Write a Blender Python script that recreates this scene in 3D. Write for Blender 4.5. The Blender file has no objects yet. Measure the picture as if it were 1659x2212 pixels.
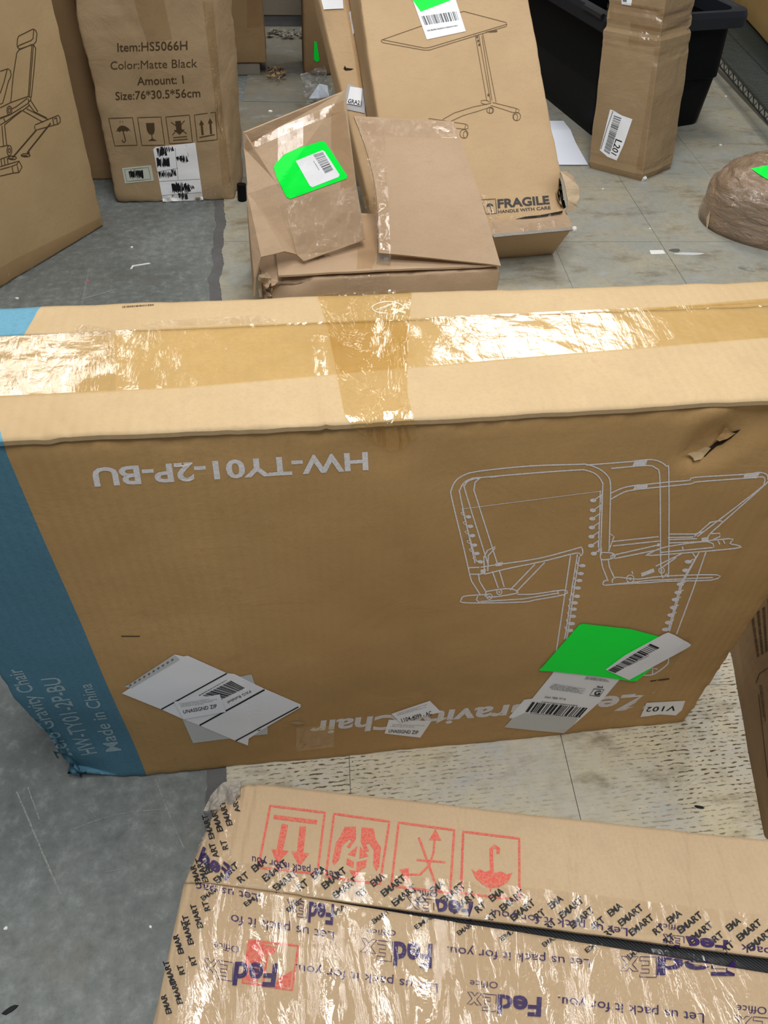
import bpy, bmesh, math, random
from math import sin, cos, pi, radians
from mathutils import Vector, Matrix, noise
from mathutils.bvhtree import BVHTree
from mathutils.geometry import tessellate_polygon

random.seed(7)
SC = bpy.context.scene
COL = SC.collection

# ------------------------------------------------------------------ camera
W, HH, FPX = 1659.0, 2212.0, 1661.0
CAM_H = 1.16
RC = Matrix(((0.99225, 0.06479, -0.10606), (-0.11981, 0.72399, -0.67932), (0.03277, 0.68677, 0.72614)))
# orthonormalise
_x = Vector(RC[0]).normalized(); _z = Vector(RC[2]); _z = (_z - _x * _z.dot(_x)).normalized(); _y = _z.cross(_x)
RC = Matrix((_x, _y, _z))
cd = bpy.data.cameras.new('camera'); cam = bpy.data.objects.new('camera', cd); COL.objects.link(cam)
cam.matrix_world = Matrix.Translation((0, 0, CAM_H)) @ RC.to_4x4()
cd.sensor_fit = 'VERTICAL'; cd.sensor_height = 24.0; cd.sensor_width = 18.0
cd.lens = 24.0 * FPX / HH; cd.clip_start = 0.02; cd.clip_end = 60
SC.camera = cam
EYE = Vector((0, 0, CAM_H))

# ------------------------------------------------------------------ light
wd = bpy.data.worlds.new('world'); SC.world = wd; wd.use_nodes = True
bg = wd.node_tree.nodes['Background']; bg.inputs[0].default_value = (0.86, 0.93, 1.0, 1); bg.inputs[1].default_value = 0.22

def ceiling_lamp(x, y, sx, sy, power, z=3.0):
    l = bpy.data.lights.new('ceiling_panel', 'AREA'); l.shape = 'RECTANGLE'; l.size = sx; l.size_y = sy
    l.energy = power; l.color = (1.0, 0.98, 0.95)
    o = bpy.data.objects.new('ceiling_panel', l); COL.objects.link(o); o.location = (x, y, z)
    return o
ceiling_lamp(1.48, 4.0, 0.95, 1.25, 54)
ceiling_lamp(-1.50, 3.9, 0.95, 1.25, 36)
ceiling_lamp(0.25, 1.32, 0.60, 1.25, 40)
ceiling_lamp(0.20, -0.15, 0.60, 1.25, 55)  # unseen overhead fill, added to lift the front half

SC.view_settings.view_transform = 'Standard'; SC.view_settings.look = 'None'
SC.view_settings.gamma = 1.0; SC.view_settings.use_curve_mapping = False
SC.view_settings.exposure = 0.0

# ------------------------------------------------------------------ pixel -> place
def ray(px, py):
    return (RC @ Vector((px - W / 2, -(py - HH / 2), -FPX))).normalized()
def rz(px, py, z=0.0):
    r = ray(px, py); return EYE + r * ((z - CAM_H) / r.z)
def ry(px, py, y):
    r = ray(px, py); return EYE + r * (y / r.y)
def rpl(px, py, p, n):
    r = ray(px, py); return EYE + r * ((p - EYE).dot(n) / r.dot(n))

# ------------------------------------------------------------------ materials
def _mat(name):
    m = bpy.data.materials.new(name); m.use_nodes = True
    nt = m.node_tree; return m, nt, nt.nodes['Principled BSDF']
def lin(c):
    return tuple(((v / 255.0) / 12.92 if v / 255.0 <= 0.04045 else ((v / 255.0 + 0.055) / 1.055) ** 2.4) for v in c)
def nd(nt, t, **k):
    n = nt.nodes.new(t)
    for a, b in k.items():
        if a in n.inputs: n.inputs[a].default_value = b
        else: setattr(n, a, b)
    return n
def mix(nt, a, b, fac, typ='MIX'):
    n = nt.nodes.new('ShaderNodeMix'); n.data_type = 'RGBA'; n.blend_type = typ
    for s, v in ((n.inputs[6], a), (n.inputs[7], b), (n.inputs[0], fac)):
        if hasattr(v, 'links'): nt.links.new(v, s)
        else: s.default_value = (*v, 1) if isinstance(v, tuple) else v
    return n.outputs[2]
def ramp(nt, src, stops):
    r = nt.nodes.new('ShaderNodeValToRGB'); e = r.color_ramp.elements
    e[0].position, e[0].color = stops[0][0], (*[stops[0][1]] * 3, 1)
    e[1].position, e[1].color = stops[-1][0], (*[stops[-1][1]] * 3, 1)
    for p, v in stops[1:-1]:
        q = e.new(p); q.color = (v, v, v, 1)
    nt.links.new(src, r.inputs[0]); return r.outputs[0]
def coords(nt, scale=(1, 1, 1), rot=(0, 0, 0)):
    t = nt.nodes.new('ShaderNodeTexCoord'); mp = nt.nodes.new('ShaderNodeMapping')
    mp.inputs['Scale'].default_value = scale; mp.inputs['Rotation'].default_value = rot
    nt.links.new(t.outputs['Object'], mp.inputs['Vector']); return mp.outputs[0]

def plain(name, col, rough=0.6, spec=0.3, metal=0.0):
    m, nt, b = _mat(name)
    b.inputs['Base Color'].default_value = (*col, 1); b.inputs['Roughness'].default_value = rough
    b.inputs['Specular IOR Level'].default_value = spec; b.inputs['Metallic'].default_value = metal
    return m
def worn_print(name, col, under, amt=0.35, rough=0.7):
    """ink that sits unevenly on the board"""
    m, nt, b = _mat(name)
    n = nd(nt, 'ShaderNodeTexNoise', Scale=420.0, Detail=3.0); nt.links.new(coords(nt), n.inputs['Vector'])
    f = ramp(nt, n.outputs['Fac'], [(0.35, 0.0), (0.62, amt)])
    nt.links.new(mix(nt, col, under, f), b.inputs['Base Color']); b.inputs['Roughness'].default_value = rough
    b.inputs['Specular IOR Level'].default_value = 0.2
    return m
def cardboard(name, col, dark=0.86, flute=None, flute_axis='X', rough=0.75, split=None, stain=0.25, wrink=0.25, sc=1.0):
    m, nt, b = _mat(name)
    v = coords(nt)
    big = nd(nt, 'ShaderNodeTexNoise', Scale=3.2 * sc, Detail=5.0, Roughness=0.6); nt.links.new(v, big.inputs['Vector'])
    fine = nd(nt, 'ShaderNodeTexNoise', Scale=260.0, Detail=4.0, Roughness=0.7); nt.links.new(v, fine.inputs['Vector'])
    fib = nd(nt, 'ShaderNodeTexNoise', Scale=30.0, Detail=4.0, Roughness=0.7)
    nt.links.new(coords(nt, (1, 1, 5)), fib.inputs['Vector'])
    base = tuple(col); dk = tuple(c * dark for c in (col[0] * 0.97, col[1] * 0.94, col[2] * 0.88)); lt = tuple(min(1, c * 1.07) for c in col)
    c = mix(nt, dk, lt, ramp(nt, big.outputs['Fac'], [(0.3, 0.0), (0.7, 1.0)]))
    c = mix(nt, c, tuple(x * 0.80 for x in base), ramp(nt, fine.outputs['Fac'], [(0.45, 0.0), (0.8, 0.6)]))
    c = mix(nt, c, tuple(x * 0.86 for x in base), ramp(nt, fib.outputs['Fac'], [(0.5, 0.0), (0.8, 0.7)]))
    st = nd(nt, 'ShaderNodeTexNoise', Scale=7.0 * sc, Detail=8.0, Roughness=0.75); nt.links.new(v, st.inputs['Vector'])
    c = mix(nt, c, (col[0] * 0.55, col[1] * 0.5, col[2] * 0.45), ramp(nt, st.outputs['Fac'], [(0.60, 0.0), (0.78, stain)]))
    if split:
        x0, teal, sl_, yr_ = (tuple(split) + (0.0, 0.0))[:4]
        sp = nt.nodes.new('ShaderNodeSeparateXYZ'); t = nt.nodes.new('ShaderNodeTexCoord')
        nt.links.new(t.outputs['Object'], sp.inputs[0])
        lt_ = nd(nt, 'ShaderNodeMath', operation='LESS_THAN'); mk = nd(nt, 'ShaderNodeMath', operation='MULTIPLY_ADD'); nt.links.new(sp.outputs[1], mk.inputs[0]); mk.inputs[1].default_value = -sl_; mk.inputs[2].default_value = sl_ * yr_
        sm = nd(nt, 'ShaderNodeMath', operation='ADD'); nt.links.new(sp.outputs[0], sm.inputs[0]); nt.links.new(mk.outputs[0], sm.inputs[1]); nt.links.new(sm.outputs[0], lt_.inputs[0]); lt_.inputs[1].default_value = x0
        tc = mix(nt, teal, tuple(q * 0.82 for q in teal), ramp(nt, fine.outputs['Fac'], [(0.4, 0.0), (0.75, 1.0)]))
        c = mix(nt, c, tc, lt_.outputs[0])
    nt.links.new(c, b.inputs['Base Color'])
    b.inputs['Roughness'].default_value = rough; b.inputs['Specular IOR Level'].default_value = 0.25
    h = None
    wr = nd(nt, 'ShaderNodeTexNoise', Scale=9.0, Detail=6.0, Roughness=0.6, Distortion=0.8); nt.links.new(v, wr.inputs['Vector'])
    b1 = nd(nt, 'ShaderNodeBump', Strength=wrink, Distance=0.012); nt.links.new(wr.outputs['Fac'], b1.inputs['Height'])
    b2 = nd(nt, 'ShaderNodeBump', Strength=0.10, Distance=0.0008); nt.links.new(fine.outputs['Fac'], b2.inputs['Height'])
    nt.links.new(b1.outputs[0], b2.inputs['Normal'])
    last = b2
    if flute:
        w = nd(nt, 'ShaderNodeTexWave', Scale=flute, Distortion=0.6, Detail=1.0); w.bands_direction = flute_axis
        nt.links.new(v, w.inputs['Vector'])
        b3 = nd(nt, 'ShaderNodeBump', Strength=0.22, Distance=0.0010); nt.links.new(w.outputs['Fac'], b3.inputs['Height'])
        nt.links.new(last.outputs[0], b3.inputs['Normal']); last = b3
    nt.links.new(last.outputs[0], b.inputs['Normal'])
    return m
def tape(name, tint, rough=0.09, gloss=0.10, wr=0.35, scale=(14, 14, 14), dist=0.006, fine=0.15, thr=None):
    """clear packing tape: tinted film with a glossy, creased face"""
    m = bpy.data.materials.new(name); m.use_nodes = True; nt = m.node_tree; nt.nodes.clear()
    out = nt.nodes.new('ShaderNodeOutputMaterial')
    tr = nd(nt, 'ShaderNodeBsdfTransparent'); tr.inputs[0].default_value = (*tint, 1)
    gl = nd(nt, 'ShaderNodeBsdfGlossy', Roughness=rough); gl.inputs[0].default_value = (1, 1, 1, 1)
    n1 = nd(nt, 'ShaderNodeTexNoise', Scale=1.0, Detail=6.0, Roughness=0.62, Distortion=1.0); nt.links.new(coords(nt, scale), n1.inputs['Vector'])
    src = n1.outputs['Fac']
    if thr:
        c_ = ramp(nt, n1.outputs['Fac'], [(0.5 - thr, 0.0), (0.5, 1.0), (0.5 + thr, 0.0)])
        md = nd(nt, 'ShaderNodeMath', operation='ADD'); nt.links.new(c_, md.inputs[0]); nt.links.new(n1.outputs['Fac'], md.inputs[1]); src = md.outputs[0]
    n2 = nd(nt, 'ShaderNodeTexNoise', Scale=160.0, Detail=2.0); nt.links.new(coords(nt), n2.inputs['Vector'])
    b1 = nd(nt, 'ShaderNodeBump', Strength=wr, Distance=dist); nt.links.new(src, b1.inputs['Height'])
    b2 = nd(nt, 'ShaderNodeBump', Strength=fine, Distance=0.0006); nt.links.new(n2.outputs['Fac'], b2.inputs['Height'])
    nt.links.new(b1.outputs[0], b2.inputs['Normal']); nt.links.new(b2.outputs[0], gl.inputs['Normal'])
    fr = nd(nt, 'ShaderNodeFresnel', IOR=1.5)
    ad = nd(nt, 'ShaderNodeMath', operation='ADD'); mn = nd(nt, 'ShaderNodeMath', operation='MINIMUM'); nt.links.new(fr.outputs[0], mn.inputs[0]); mn.inputs[1].default_value = 0.10; nt.links.new(mn.outputs[0], ad.inputs[0]); ad.inputs[1].default_value = gloss
    ms = nt.nodes.new('ShaderNodeMixShader'); nt.links.new(ad.outputs[0], ms.inputs[0])
    nt.links.new(tr.outputs[0], ms.inputs[1]); nt.links.new(gl.outputs[0], ms.inputs[2]); nt.links.new(ms.outputs[0], out.inputs[0])
    return m

C_MAIN = (0.485, 0.305, 0.128)
M = {}
M['main'] = cardboard('main_cardboard', C_MAIN, flute=26.0, flute_axis='X', split=(-0.374, (0.080, 0.205, 0.285)), stain=0.5, wrink=0.12)
M['main_flap'] = cardboard('main_flap_cardboard', (0.50, 0.365, 0.205), flute=26.0, flute_axis='X', split=(-0.372, (0.115, 0.30, 0.41), -0.35, -0.104), stain=0.12, wrink=0.10, rough=0.6)  # same board as the body; light on the top is put into paler colours
M['main_flap_back'] = cardboard('main_back_flap_cardboard', (0.50, 0.365, 0.205), flute=26.0, flute_axis='X', split=(-0.389, (0.115, 0.30, 0.41), 0.10, 0.01), stain=0.12, wrink=0.10, rough=0.6)  # back flap likewise: board and teal lightened for light from above
M['bike'] = cardboard('bench_carton_board', (0.47, 0.335, 0.18), flute=60, stain=0.15, wrink=0.08)
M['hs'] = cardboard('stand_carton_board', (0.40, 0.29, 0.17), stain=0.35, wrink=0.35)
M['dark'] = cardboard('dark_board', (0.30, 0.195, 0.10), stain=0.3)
M['desk'] = cardboard('desk_carton_board', (0.52, 0.365, 0.21), dark=0.93, stain=0.1, wrink=0.10)
M['open'] = cardboard('open_carton_board', (0.47, 0.335, 0.22), dark=0.92, stain=0.12, wrink=0.14)
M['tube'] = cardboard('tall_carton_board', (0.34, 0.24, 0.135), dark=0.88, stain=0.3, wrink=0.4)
M['low'] = cardboard('low_carton_board', (0.50, 0.37, 0.235), dark=0.93, flute=42.0, stain=0.10, wrink=0.12)
M['edge'] = cardboard('torn_board', (0.52, 0.40, 0.27), stain=0.4, wrink=0.5, sc=3)
M['greyrag'] = cardboard('scuffed_grey_board', (0.34, 0.31, 0.27), stain=0.7, wrink=0.8, sc=6)
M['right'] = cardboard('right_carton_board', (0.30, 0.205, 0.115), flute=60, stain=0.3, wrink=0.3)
M['wrapboard'] = cardboard('bundle_board', (0.27, 0.185, 0.12), stain=0.3, wrink=0.6)
M['white'] = plain('label_white', (0.86, 0.88, 0.92), 0.4, 0.4)
M['paper'] = plain('paper_white', (0.72, 0.76, 0.86), 0.6, 0.2)
M['offwhite'] = plain('label_offwhite', (0.55, 0.57, 0.57), 0.5, 0.3)
M['cream'] = plain('label_cream', (0.55, 0.58, 0.50), 0.5)
M['green'] = plain('label_green', (0.0, 0.98, 0.06), 0.5, 0.15)
M['ink'] = plain('black_ink', (0.012, 0.012, 0.014), 0.6, 0.2)
M['grey_ink'] = plain('grey_ink', (0.16, 0.17, 0.18), 0.6, 0.2)
M['brown_ink'] = plain('brown_ink', (0.075, 0.048, 0.025), 0.7, 0.1)
M['desk_ink'] = plain('fine_brown_ink', (0.13, 0.085, 0.045), 0.7, 0.1)
M['frag_ink'] = plain('charcoal_ink', (0.07, 0.065, 0.06), 0.7, 0.1)
M['white_ink'] = worn_print('white_ink', (0.78, 0.80, 0.85), C_MAIN, 0.35)
M['teal_text'] = worn_print('pale_ink', (0.36, 0.46, 0.50), (0.1, 0.25, 0.34), 0.5)
M['red_ink'] = worn_print('red_ink', (0.62, 0.085, 0.075), (0.56, 0.39, 0.21), 0.35)
M['purple_ink'] = plain('purple_ink', (0.032, 0.013, 0.085), 0.5, 0.2)
M['black'] = plain('black_plastic', (0.004, 0.0045, 0.006), 0.45, 0.12)
M['blackfab'] = plain('black_fabric', (0.012, 0.013, 0.016), 0.7, 0.2)
M['cavity'] = plain('dark_inside', (0.03, 0.02, 0.012), 0.9, 0.1)  # dark colour standing in for the shade inside tears and openings
M['foam'] = plain('white_foam', (0.75, 0.75, 0.72), 0.6)
M['steel'] = plain('green_grey_wire', (0.07, 0.09, 0.085), 0.3, 0.5, 0.7)
M['amber'] = tape('amber_tape', (0.985, 0.93, 0.76), rough=0.14, gloss=0.02, wr=0.22, scale=(16, 3, 3), dist=0.006, fine=0.35)
M['amber2'] = tape('amber_tape_cross', (0.985, 0.93, 0.77), rough=0.09, gloss=0.03, wr=0.6, scale=(14, 6, 6), dist=0.004, fine=0.1, thr=0.03)
M['clear'] = tape('clear_tape', (0.99, 0.98, 0.96), rough=0.12, gloss=0.02, wr=0.55, scale=(30, 14, 30), dist=0.005, fine=0.12, thr=0.06)
M['crink'] = tape('crinkled_clear_film', (0.995, 0.99, 0.975), rough=0.07, gloss=0.03, wr=0.75, scale=(24, 7, 16), dist=0.007, fine=0.12, thr=0.04)
M['browntape'] = tape('brown_tape', (0.96, 0.92, 0.85), rough=0.25, gloss=0.02, wr=0.2, scale=(10, 10, 10), dist=0.004, fine=0.2)
M['bag'] = tape('poly_bag', (0.90, 0.92, 0.93), rough=0.10, gloss=0.08, wr=0.9, scale=(30, 30, 18), dist=0.02, fine=0.1)

def mat_concrete():
    m, nt, b = _mat('concrete')
    v = coords(nt)
    a = nd(nt, 'ShaderNodeTexNoise', Scale=2.2, Detail=8.0, Roughness=0.62); nt.links.new(v, a.inputs['Vector'])
    s = nd(nt, 'ShaderNodeTexNoise', Scale=42.0, Detail=7.0, Roughness=0.7); nt.links.new(v, s.inputs['Vector'])
    f = nd(nt, 'ShaderNodeTexNoise', Scale=190.0, Detail=3.0); nt.links.new(v, f.inputs['Vector'])
    c = mix(nt, (0.125, 0.140, 0.136), (0.195, 0.212, 0.206), ramp(nt, a.outputs['Fac'], [(0.35, 0.0), (0.66, 1.0)]))
    c = mix(nt, c, (0.085, 0.095, 0.088), ramp(nt, s.outputs['Fac'], [(0.46, 0.0), (0.70, 0.7)]))
    c = mix(nt, c, (0.30, 0.32, 0.31), ramp(nt, s.outputs['Fac'], [(0.25, 0.7), (0.46, 0.0)]))
    c = mix(nt, c, (0.10, 0.11, 0.105), ramp(nt, f.outputs['Fac'], [(0.58, 0.0), (0.78, 0.55)]))
    # scratches
    w = nd(nt, 'ShaderNodeTexNoise', Scale=1.0, Detail=5.0, Roughness=0.5, Distortion=0.6)
    nt.links.new(coords(nt, (60, 1.6, 1), (0, 0, radians(22))), w.inputs['Vector'])
    c = mix(nt, c, (0.32, 0.335, 0.325), ramp(nt, w.outputs['Fac'], [(0.66, 0.0), (0.78, 0.5)]))
    br = nd(nt, 'ShaderNodeTexNoise', Scale=5.5, Detail=4.0); nt.links.new(coords(nt, (1.2, 1, 1)), br.inputs['Vector'])
    c = mix(nt, c, (0.14, 0.12, 0.095), ramp(nt, br.outputs['Fac'], [(0.60, 0.0), (0.75, 0.5)]))
    nt.links.new(c, b.inputs['Base Color'])
    nt.links.new(ramp(nt, a.outputs['Fac'], [(0.3, 0.35), (0.7, 0.62)]), b.inputs['Roughness'])
    bp = nd(nt, 'ShaderNodeBump', Strength=0.35, Distance=0.0015); nt.links.new(s.outputs['Fac'], bp.inputs['Height'])
    nt.links.new(bp.outputs[0], b.inputs['Normal']); b.inputs['Specular IOR Level'].default_value = 0.35
    return m
def mat_tile(name, base, grey, dash):
    m, nt, b = _mat(name)
    t = nt.nodes.new('ShaderNodeTexCoord'); v = t.outputs['Object']
    a = nd(nt, 'ShaderNodeTexNoise', Scale=4.5, Detail=8.0, Roughness=0.65); nt.links.new(v, a.inputs['Vector'])
    s = nd(nt, 'ShaderNodeTexNoise', Scale=40.0, Detail=6.0, Roughness=0.7); nt.links.new(v, s.inputs['Vector'])
    c = mix(nt, base, grey, ramp(nt, a.outputs['Fac'], [(0.36, 0.0), (0.60, 1.0)]))
    c = mix(nt, c, tuple(x * 0.72 for x in base), ramp(nt, s.outputs['Fac'], [(0.48, 0.0), (0.75, 0.7)]))
    c = mix(nt, c, tuple(min(1, x * 1.25) for x in base), ramp(nt, s.outputs['Fac'], [(0.28, 0.5), (0.42, 0.0)]))
    # ribs worn into the vinyl: broken dark dashes in rows
    d = nd(nt, 'ShaderNodeTexNoise', Scale=1.0, Detail=2.0, Roughness=0.5)
    nt.links.new(coords(nt, (95, 330, 1), (0, 0, radians(2))), d.inputs['Vector'])
    rw = nd(nt, 'ShaderNodeTexWave', Scale=44.0, Distortion=2.2, Detail=1.0); rw.bands_direction = 'Y'; rw.inputs['Detail Scale'].default_value = 0.6
    nt.links.new(v, rw.inputs['Vector'])
    mu = nd(nt, 'ShaderNodeMath', operation='MULTIPLY'); nt.links.new(ramp(nt, d.outputs['Fac'], [(0.50, 0.0), (0.58, 1.0)]), mu.inputs[0])
    nt.links.new(ramp(nt, rw.outputs['Fac'], [(0.55, 0.0), (0.75, 1.0)]), mu.inputs[1])
    am = nd(nt, 'ShaderNodeTexNoise', Scale=3.0, Detail=3.0); nt.links.new(v, am.inputs['Vector'])
    mu2 = nd(nt, 'ShaderNodeMath', operation='MULTIPLY'); nt.links.new(mu.outputs[0], mu2.inputs[0])
    nt.links.new(ramp(nt, am.outputs['Fac'], [(0.38, 0.15 * dash), (0.55, dash)]), mu2.inputs[1])
    c = mix(nt, c, (0.085, 0.062, 0.030), mu2.outputs[0])
    st = nd(nt, 'ShaderNodeTexNoise', Scale=6.0, Detail=7.0, Roughness=0.7); nt.links.new(coords(nt, (1, 2.2, 1)), st.inputs['Vector'])
    c = mix(nt, c, (0.17, 0.135, 0.08), ramp(nt, st.outputs['Fac'], [(0.53, 0.0), (0.68, 0.75)]))
    c = mix(nt, c, (0.36, 0.39, 0.41), ramp(nt, st.outputs['Fac'], [(0.28, 0.7), (0.42, 0.0)]))
    nt.links.new(c, b.inputs['Base Color']); b.inputs['Roughness'].default_value = 0.42
    b.inputs['Specular IOR Level'].default_value = 0.35
    bp = nd(nt, 'ShaderNodeBump', Strength=0.3, Distance=0.001); nt.links.new(s.outputs['Fac'], bp.inputs['Height']); nt.links.new(bp.outputs[0], b.inputs['Normal'])
    return m
M['concrete'] = mat_concrete()
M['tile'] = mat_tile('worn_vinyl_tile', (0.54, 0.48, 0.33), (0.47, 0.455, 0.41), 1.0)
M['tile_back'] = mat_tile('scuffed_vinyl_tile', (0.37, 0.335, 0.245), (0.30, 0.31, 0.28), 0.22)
M['tile_shaded'] = mat_tile('shaded_vinyl_tile', (0.20, 0.18, 0.135), (0.16, 0.16, 0.14), 0.1)  # same vinyl, with the shade of the boxes put into a darker colour
M['mastic'] = cardboard('dark_adhesive', (0.115, 0.115, 0.118), stain=0.4, wrink=0.6, sc=5)
M['wallpaint'] = cardboard('dull_wall', (0.20, 0.175, 0.135), stain=0.5, wrink=0.2)
M['wood'] = cardboard('pale_board', (0.22, 0.20, 0.165), stain=0.4, wrink=0.2)

# ------------------------------------------------------------------ object helpers
def link(name, me, mat, parent=None, origin=None, smooth=False):
    """me in world coordinates; origin = world base point of the object"""
    if parent is not None: origin = parent['_o']
    o_ = Vector(origin) if origin is not None else Vector((0, 0, 0))
    me.transform(Matrix.Translation(-o_))
    if mat is not None: me.materials.append(mat)
    if smooth:
        for p in me.polygons: p.use_smooth = True
    ob = bpy.data.objects.new(name, me); COL.objects.link(ob)
    ob['_o'] = tuple(o_)
    if parent is not None: ob.parent = parent
    else: ob.location = o_
    return ob
def thing(name, label, cat, loc, group=None):
    o = bpy.data.objects.new(name, None); COL.objects.link(o); o.empty_display_size = 0.05
    o.location = loc; o['label'] = label; o['category'] = cat; o['_o'] = tuple(loc)
    if group: o['group'] = group
    return o
def tag(o, label, cat, group=None):
    o['label'] = label; o['category'] = cat
    if group: o['group'] = group
    return o
def mesh(verts, faces, name='mesh'):
    me = bpy.data.meshes.new(name); me.from_pydata([tuple(v) for v in verts], [], faces); me.update(); return me
def fbm(p, s, seed=0.0, oct=3):
    q = Vector(p) * s + Vector((seed, seed * 1.7, -seed)); v = 0; a = 1
    for _ in range(oct): v += a * noise.noise(q); q = q * 2.03; a *= 0.5
    return v
def segdist(p, a, b):
    ab = b - a; t = max(0, min(1, (p - a).dot(ab) / max(1e-9, ab.length_squared))); return (p - (a + ab * t)).length

def carton(c8, r=0.006, step=0.03, amp=0.0015, freq=6.0, seed=1.0, dents=(), creases=(), edgewear=0.0, bulge=None, skip_top=False):
    """rounded, slightly crumpled hexahedron. c8[i] with bits x=1,y=2,z=4"""
    c8 = [Vector(c) for c in c8]
    L = [(c8[1] - c8[0]).length, (c8[2] - c8[0]).length, (c8[4] - c8[0]).length]
    ax = [(c8[1] - c8[0]).normalized(), (c8[2] - c8[0]).normalized(), (c8[4] - c8[0]).normalized()]
    def lines(l):
        n = max(2, int(round((l - 2 * r) / step)))
        a = [0, r * 0.35, r]
        a += [r + (l - 2 * r) * i / n for i in range(1, n)]
        return a + [l - r, l - r * 0.35, l]
    G = [lines(l) for l in L]; n = [len(g) - 1 for g in G]
    vid = {}; V = []; F = []
    def tri(p):
        u, v, w = p[0] / L[0], p[1] / L[1], p[2] / L[2]
        s = Vector((0, 0, 0))
        for i in range(8):
            s += c8[i] * ((u if i & 1 else 1 - u) * (v if i & 2 else 1 - v) * (w if i & 4 else 1 - w))
        return s
    def get(i, j, k):
        key = (i, j, k)
        if key in vid: return vid[key]
        p = Vector((G[0][i], G[1][j], G[2][k]))
        q = Vector([max(r, min(L[a] - r, p[a])) for a in range(3)])
        d = p - q; nn = d.normalized() if d.length > 1e-9 else Vector((0, 0, 1))
        p = q + nn * r
        wpos = tri(p); wn = (ax[0] * nn.x + ax[1] * nn.y + ax[2] * nn.z).normalized()
        off = amp * fbm(wpos, freq, seed)
        nz = sum(1 for a in range(3) if p[a] < r * 1.2 or p[a] > L[a] - r * 1.2)
        if edgewear and nz >= 2: off -= edgewear * abs(fbm(wpos, 22, seed + 5))
        if bulge:
            for a, sgn, am in bulge:
                if nn[a] * sgn > 0.5:
                    o_ = [b for b in range(3) if b != a]
                    off += am * sin(pi * p[o_[0]] / L[o_[0]]) * sin(pi * p[o_[1]] / L[o_[1]])
        for (c, rad, dep) in dents:
            dd = (wpos - c).length / rad
            if dd < 1: off -= dep * (1 - dd * dd) ** 2 * (0.95 + 0.12 * fbm(wpos, 18, seed))
        for (a, b, wd_, dep) in creases:
            dd = segdist(wpos, a, b) / wd_
            if dd < 1: off -= dep * (1 - dd)
        wpos = wpos + wn * off
        vid[key] = len(V); V.append(wpos); return vid[key]
    def face(axis, side):
        o = [b for b in range(3) if b != axis]
        for i in range(n[o[0]]):
            for j in range(n[o[1]]):
                q = []
                for di, dj in ((0, 0), (1, 0), (1, 1), (0, 1)):
                    k = [0, 0, 0]; k[axis] = n[axis] if side else 0; k[o[0]] = i + di; k[o[1]] = j + dj
                    q.append(get(*k))
                if (side == 0) != (axis == 1): q.reverse()
                F.append(q)
    for a in range(3):
        face(a, 0); face(a, 1)
    return mesh(V, F)
def box8(x0, x1, y0, y1, z0, z1):
    return [Vector((x1 if i & 1 else x0, y1 if i & 2 else y0, z1 if i & 4 else z0)) for i in range(8)]
def rot8(p, w, t, h, rx, rz_, ry_=0):
    R = Matrix.Rotation(rz_, 3, 'Z') @ Matrix.Rotation(ry_, 3, 'Y') @ Matrix.Rotation(rx, 3, 'X')
    return [Vector(p) + R @ Vector((w if i & 1 else 0, t if i & 2 else 0, h if i & 4 else 0)) for i in range(8)], R
def slab(q, nu, nv, th=0.004, fn=None, up=None):
    """sheet from quad q (a,b,c,d), bilinear grid, thickness th; fn(u,v,p)->offset vector"""
    a, b, c, d = [Vector(x) for x in q]
    nrm = (b - a).cross(d - a).normalized()
    if up is not None and nrm.dot(Vector(up)) < 0: nrm = -nrm
    T = []; B = []
    for j in range(nv + 1):
        for i in range(nu + 1):
            u, v = i / nu, j / nv
            p = a * (1 - u) * (1 - v) + b * u * (1 - v) + c * u * v + d * (1 - u) * v
            if fn: p = p + fn(u, v, p, nrm)
            T.append(p); B.append(p - nrm * th)
    V = T + B; N = len(T); F = []
    idx = lambda i, j: j * (nu + 1) + i
    for j in range(nv):
        for i in range(nu):
            F.append((idx(i, j), idx(i + 1, j), idx(i + 1, j + 1), idx(i, j + 1)))
            F.append(tuple(N + k for k in (idx(i, j + 1), idx(i + 1, j + 1), idx(i + 1, j), idx(i, j))))
    ring = [idx(i, 0) for i in range(nu)] + [idx(nu, j) for j in range(nv)] + [idx(i, nv) for i in range(nu, 0, -1)] + [idx(0, j) for j in range(nv, 0, -1)]
    for k in range(len(ring)):
        x, y = ring[k], ring[(k + 1) % len(ring)]; F.append((x, N + x, N + y, y))
    me = mesh(V, F); bm = bmesh.new(); bm.from_mesh(me); bmesh.ops.recalc_face_normals(bm, faces=bm.faces); bm.to_mesh(me); bm.free()
    return me
def poly_sheet(pts, th=0.003, fn=None, maxe=0.05):
    """irregular planar-ish polygon of world points, subdivided and thickened"""
    bm = bmesh.new(); vs = [bm.verts.new(p) for p in pts]
    for t in tessellate_polygon([[Vector(p) for p in pts]]):
        try: bm.faces.new([vs[i] for i in t])
        except ValueError: pass
    for _ in range(6):
        e = [e for e in bm.edges if e.calc_length() > maxe]
        if not e: break
        bmesh.ops.subdivide_edges(bm, edges=e, cuts=1); bmesh.ops.triangulate(bm, faces=bm.faces)
    if fn:
        for v in bm.verts: v.co += fn(v.co)
    bmesh.ops.recalc_face_normals(bm, faces=bm.faces)
    bm.normal_update()
    if th:
        g = bmesh.ops.solidify(bm, geom=bm.faces[:], thickness=th)
        bmesh.ops.recalc_face_normals(bm, faces=bm.faces)
    me = bpy.data.meshes.new('sheet'); bm.to_mesh(me); bm.free(); return me
def join_geo(parts):
    V = []; F = []
    for v, f in parts:
        o = len(V); V += list(v); F += [tuple(i + o for i in q) for q in f]
    return V, F
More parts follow.
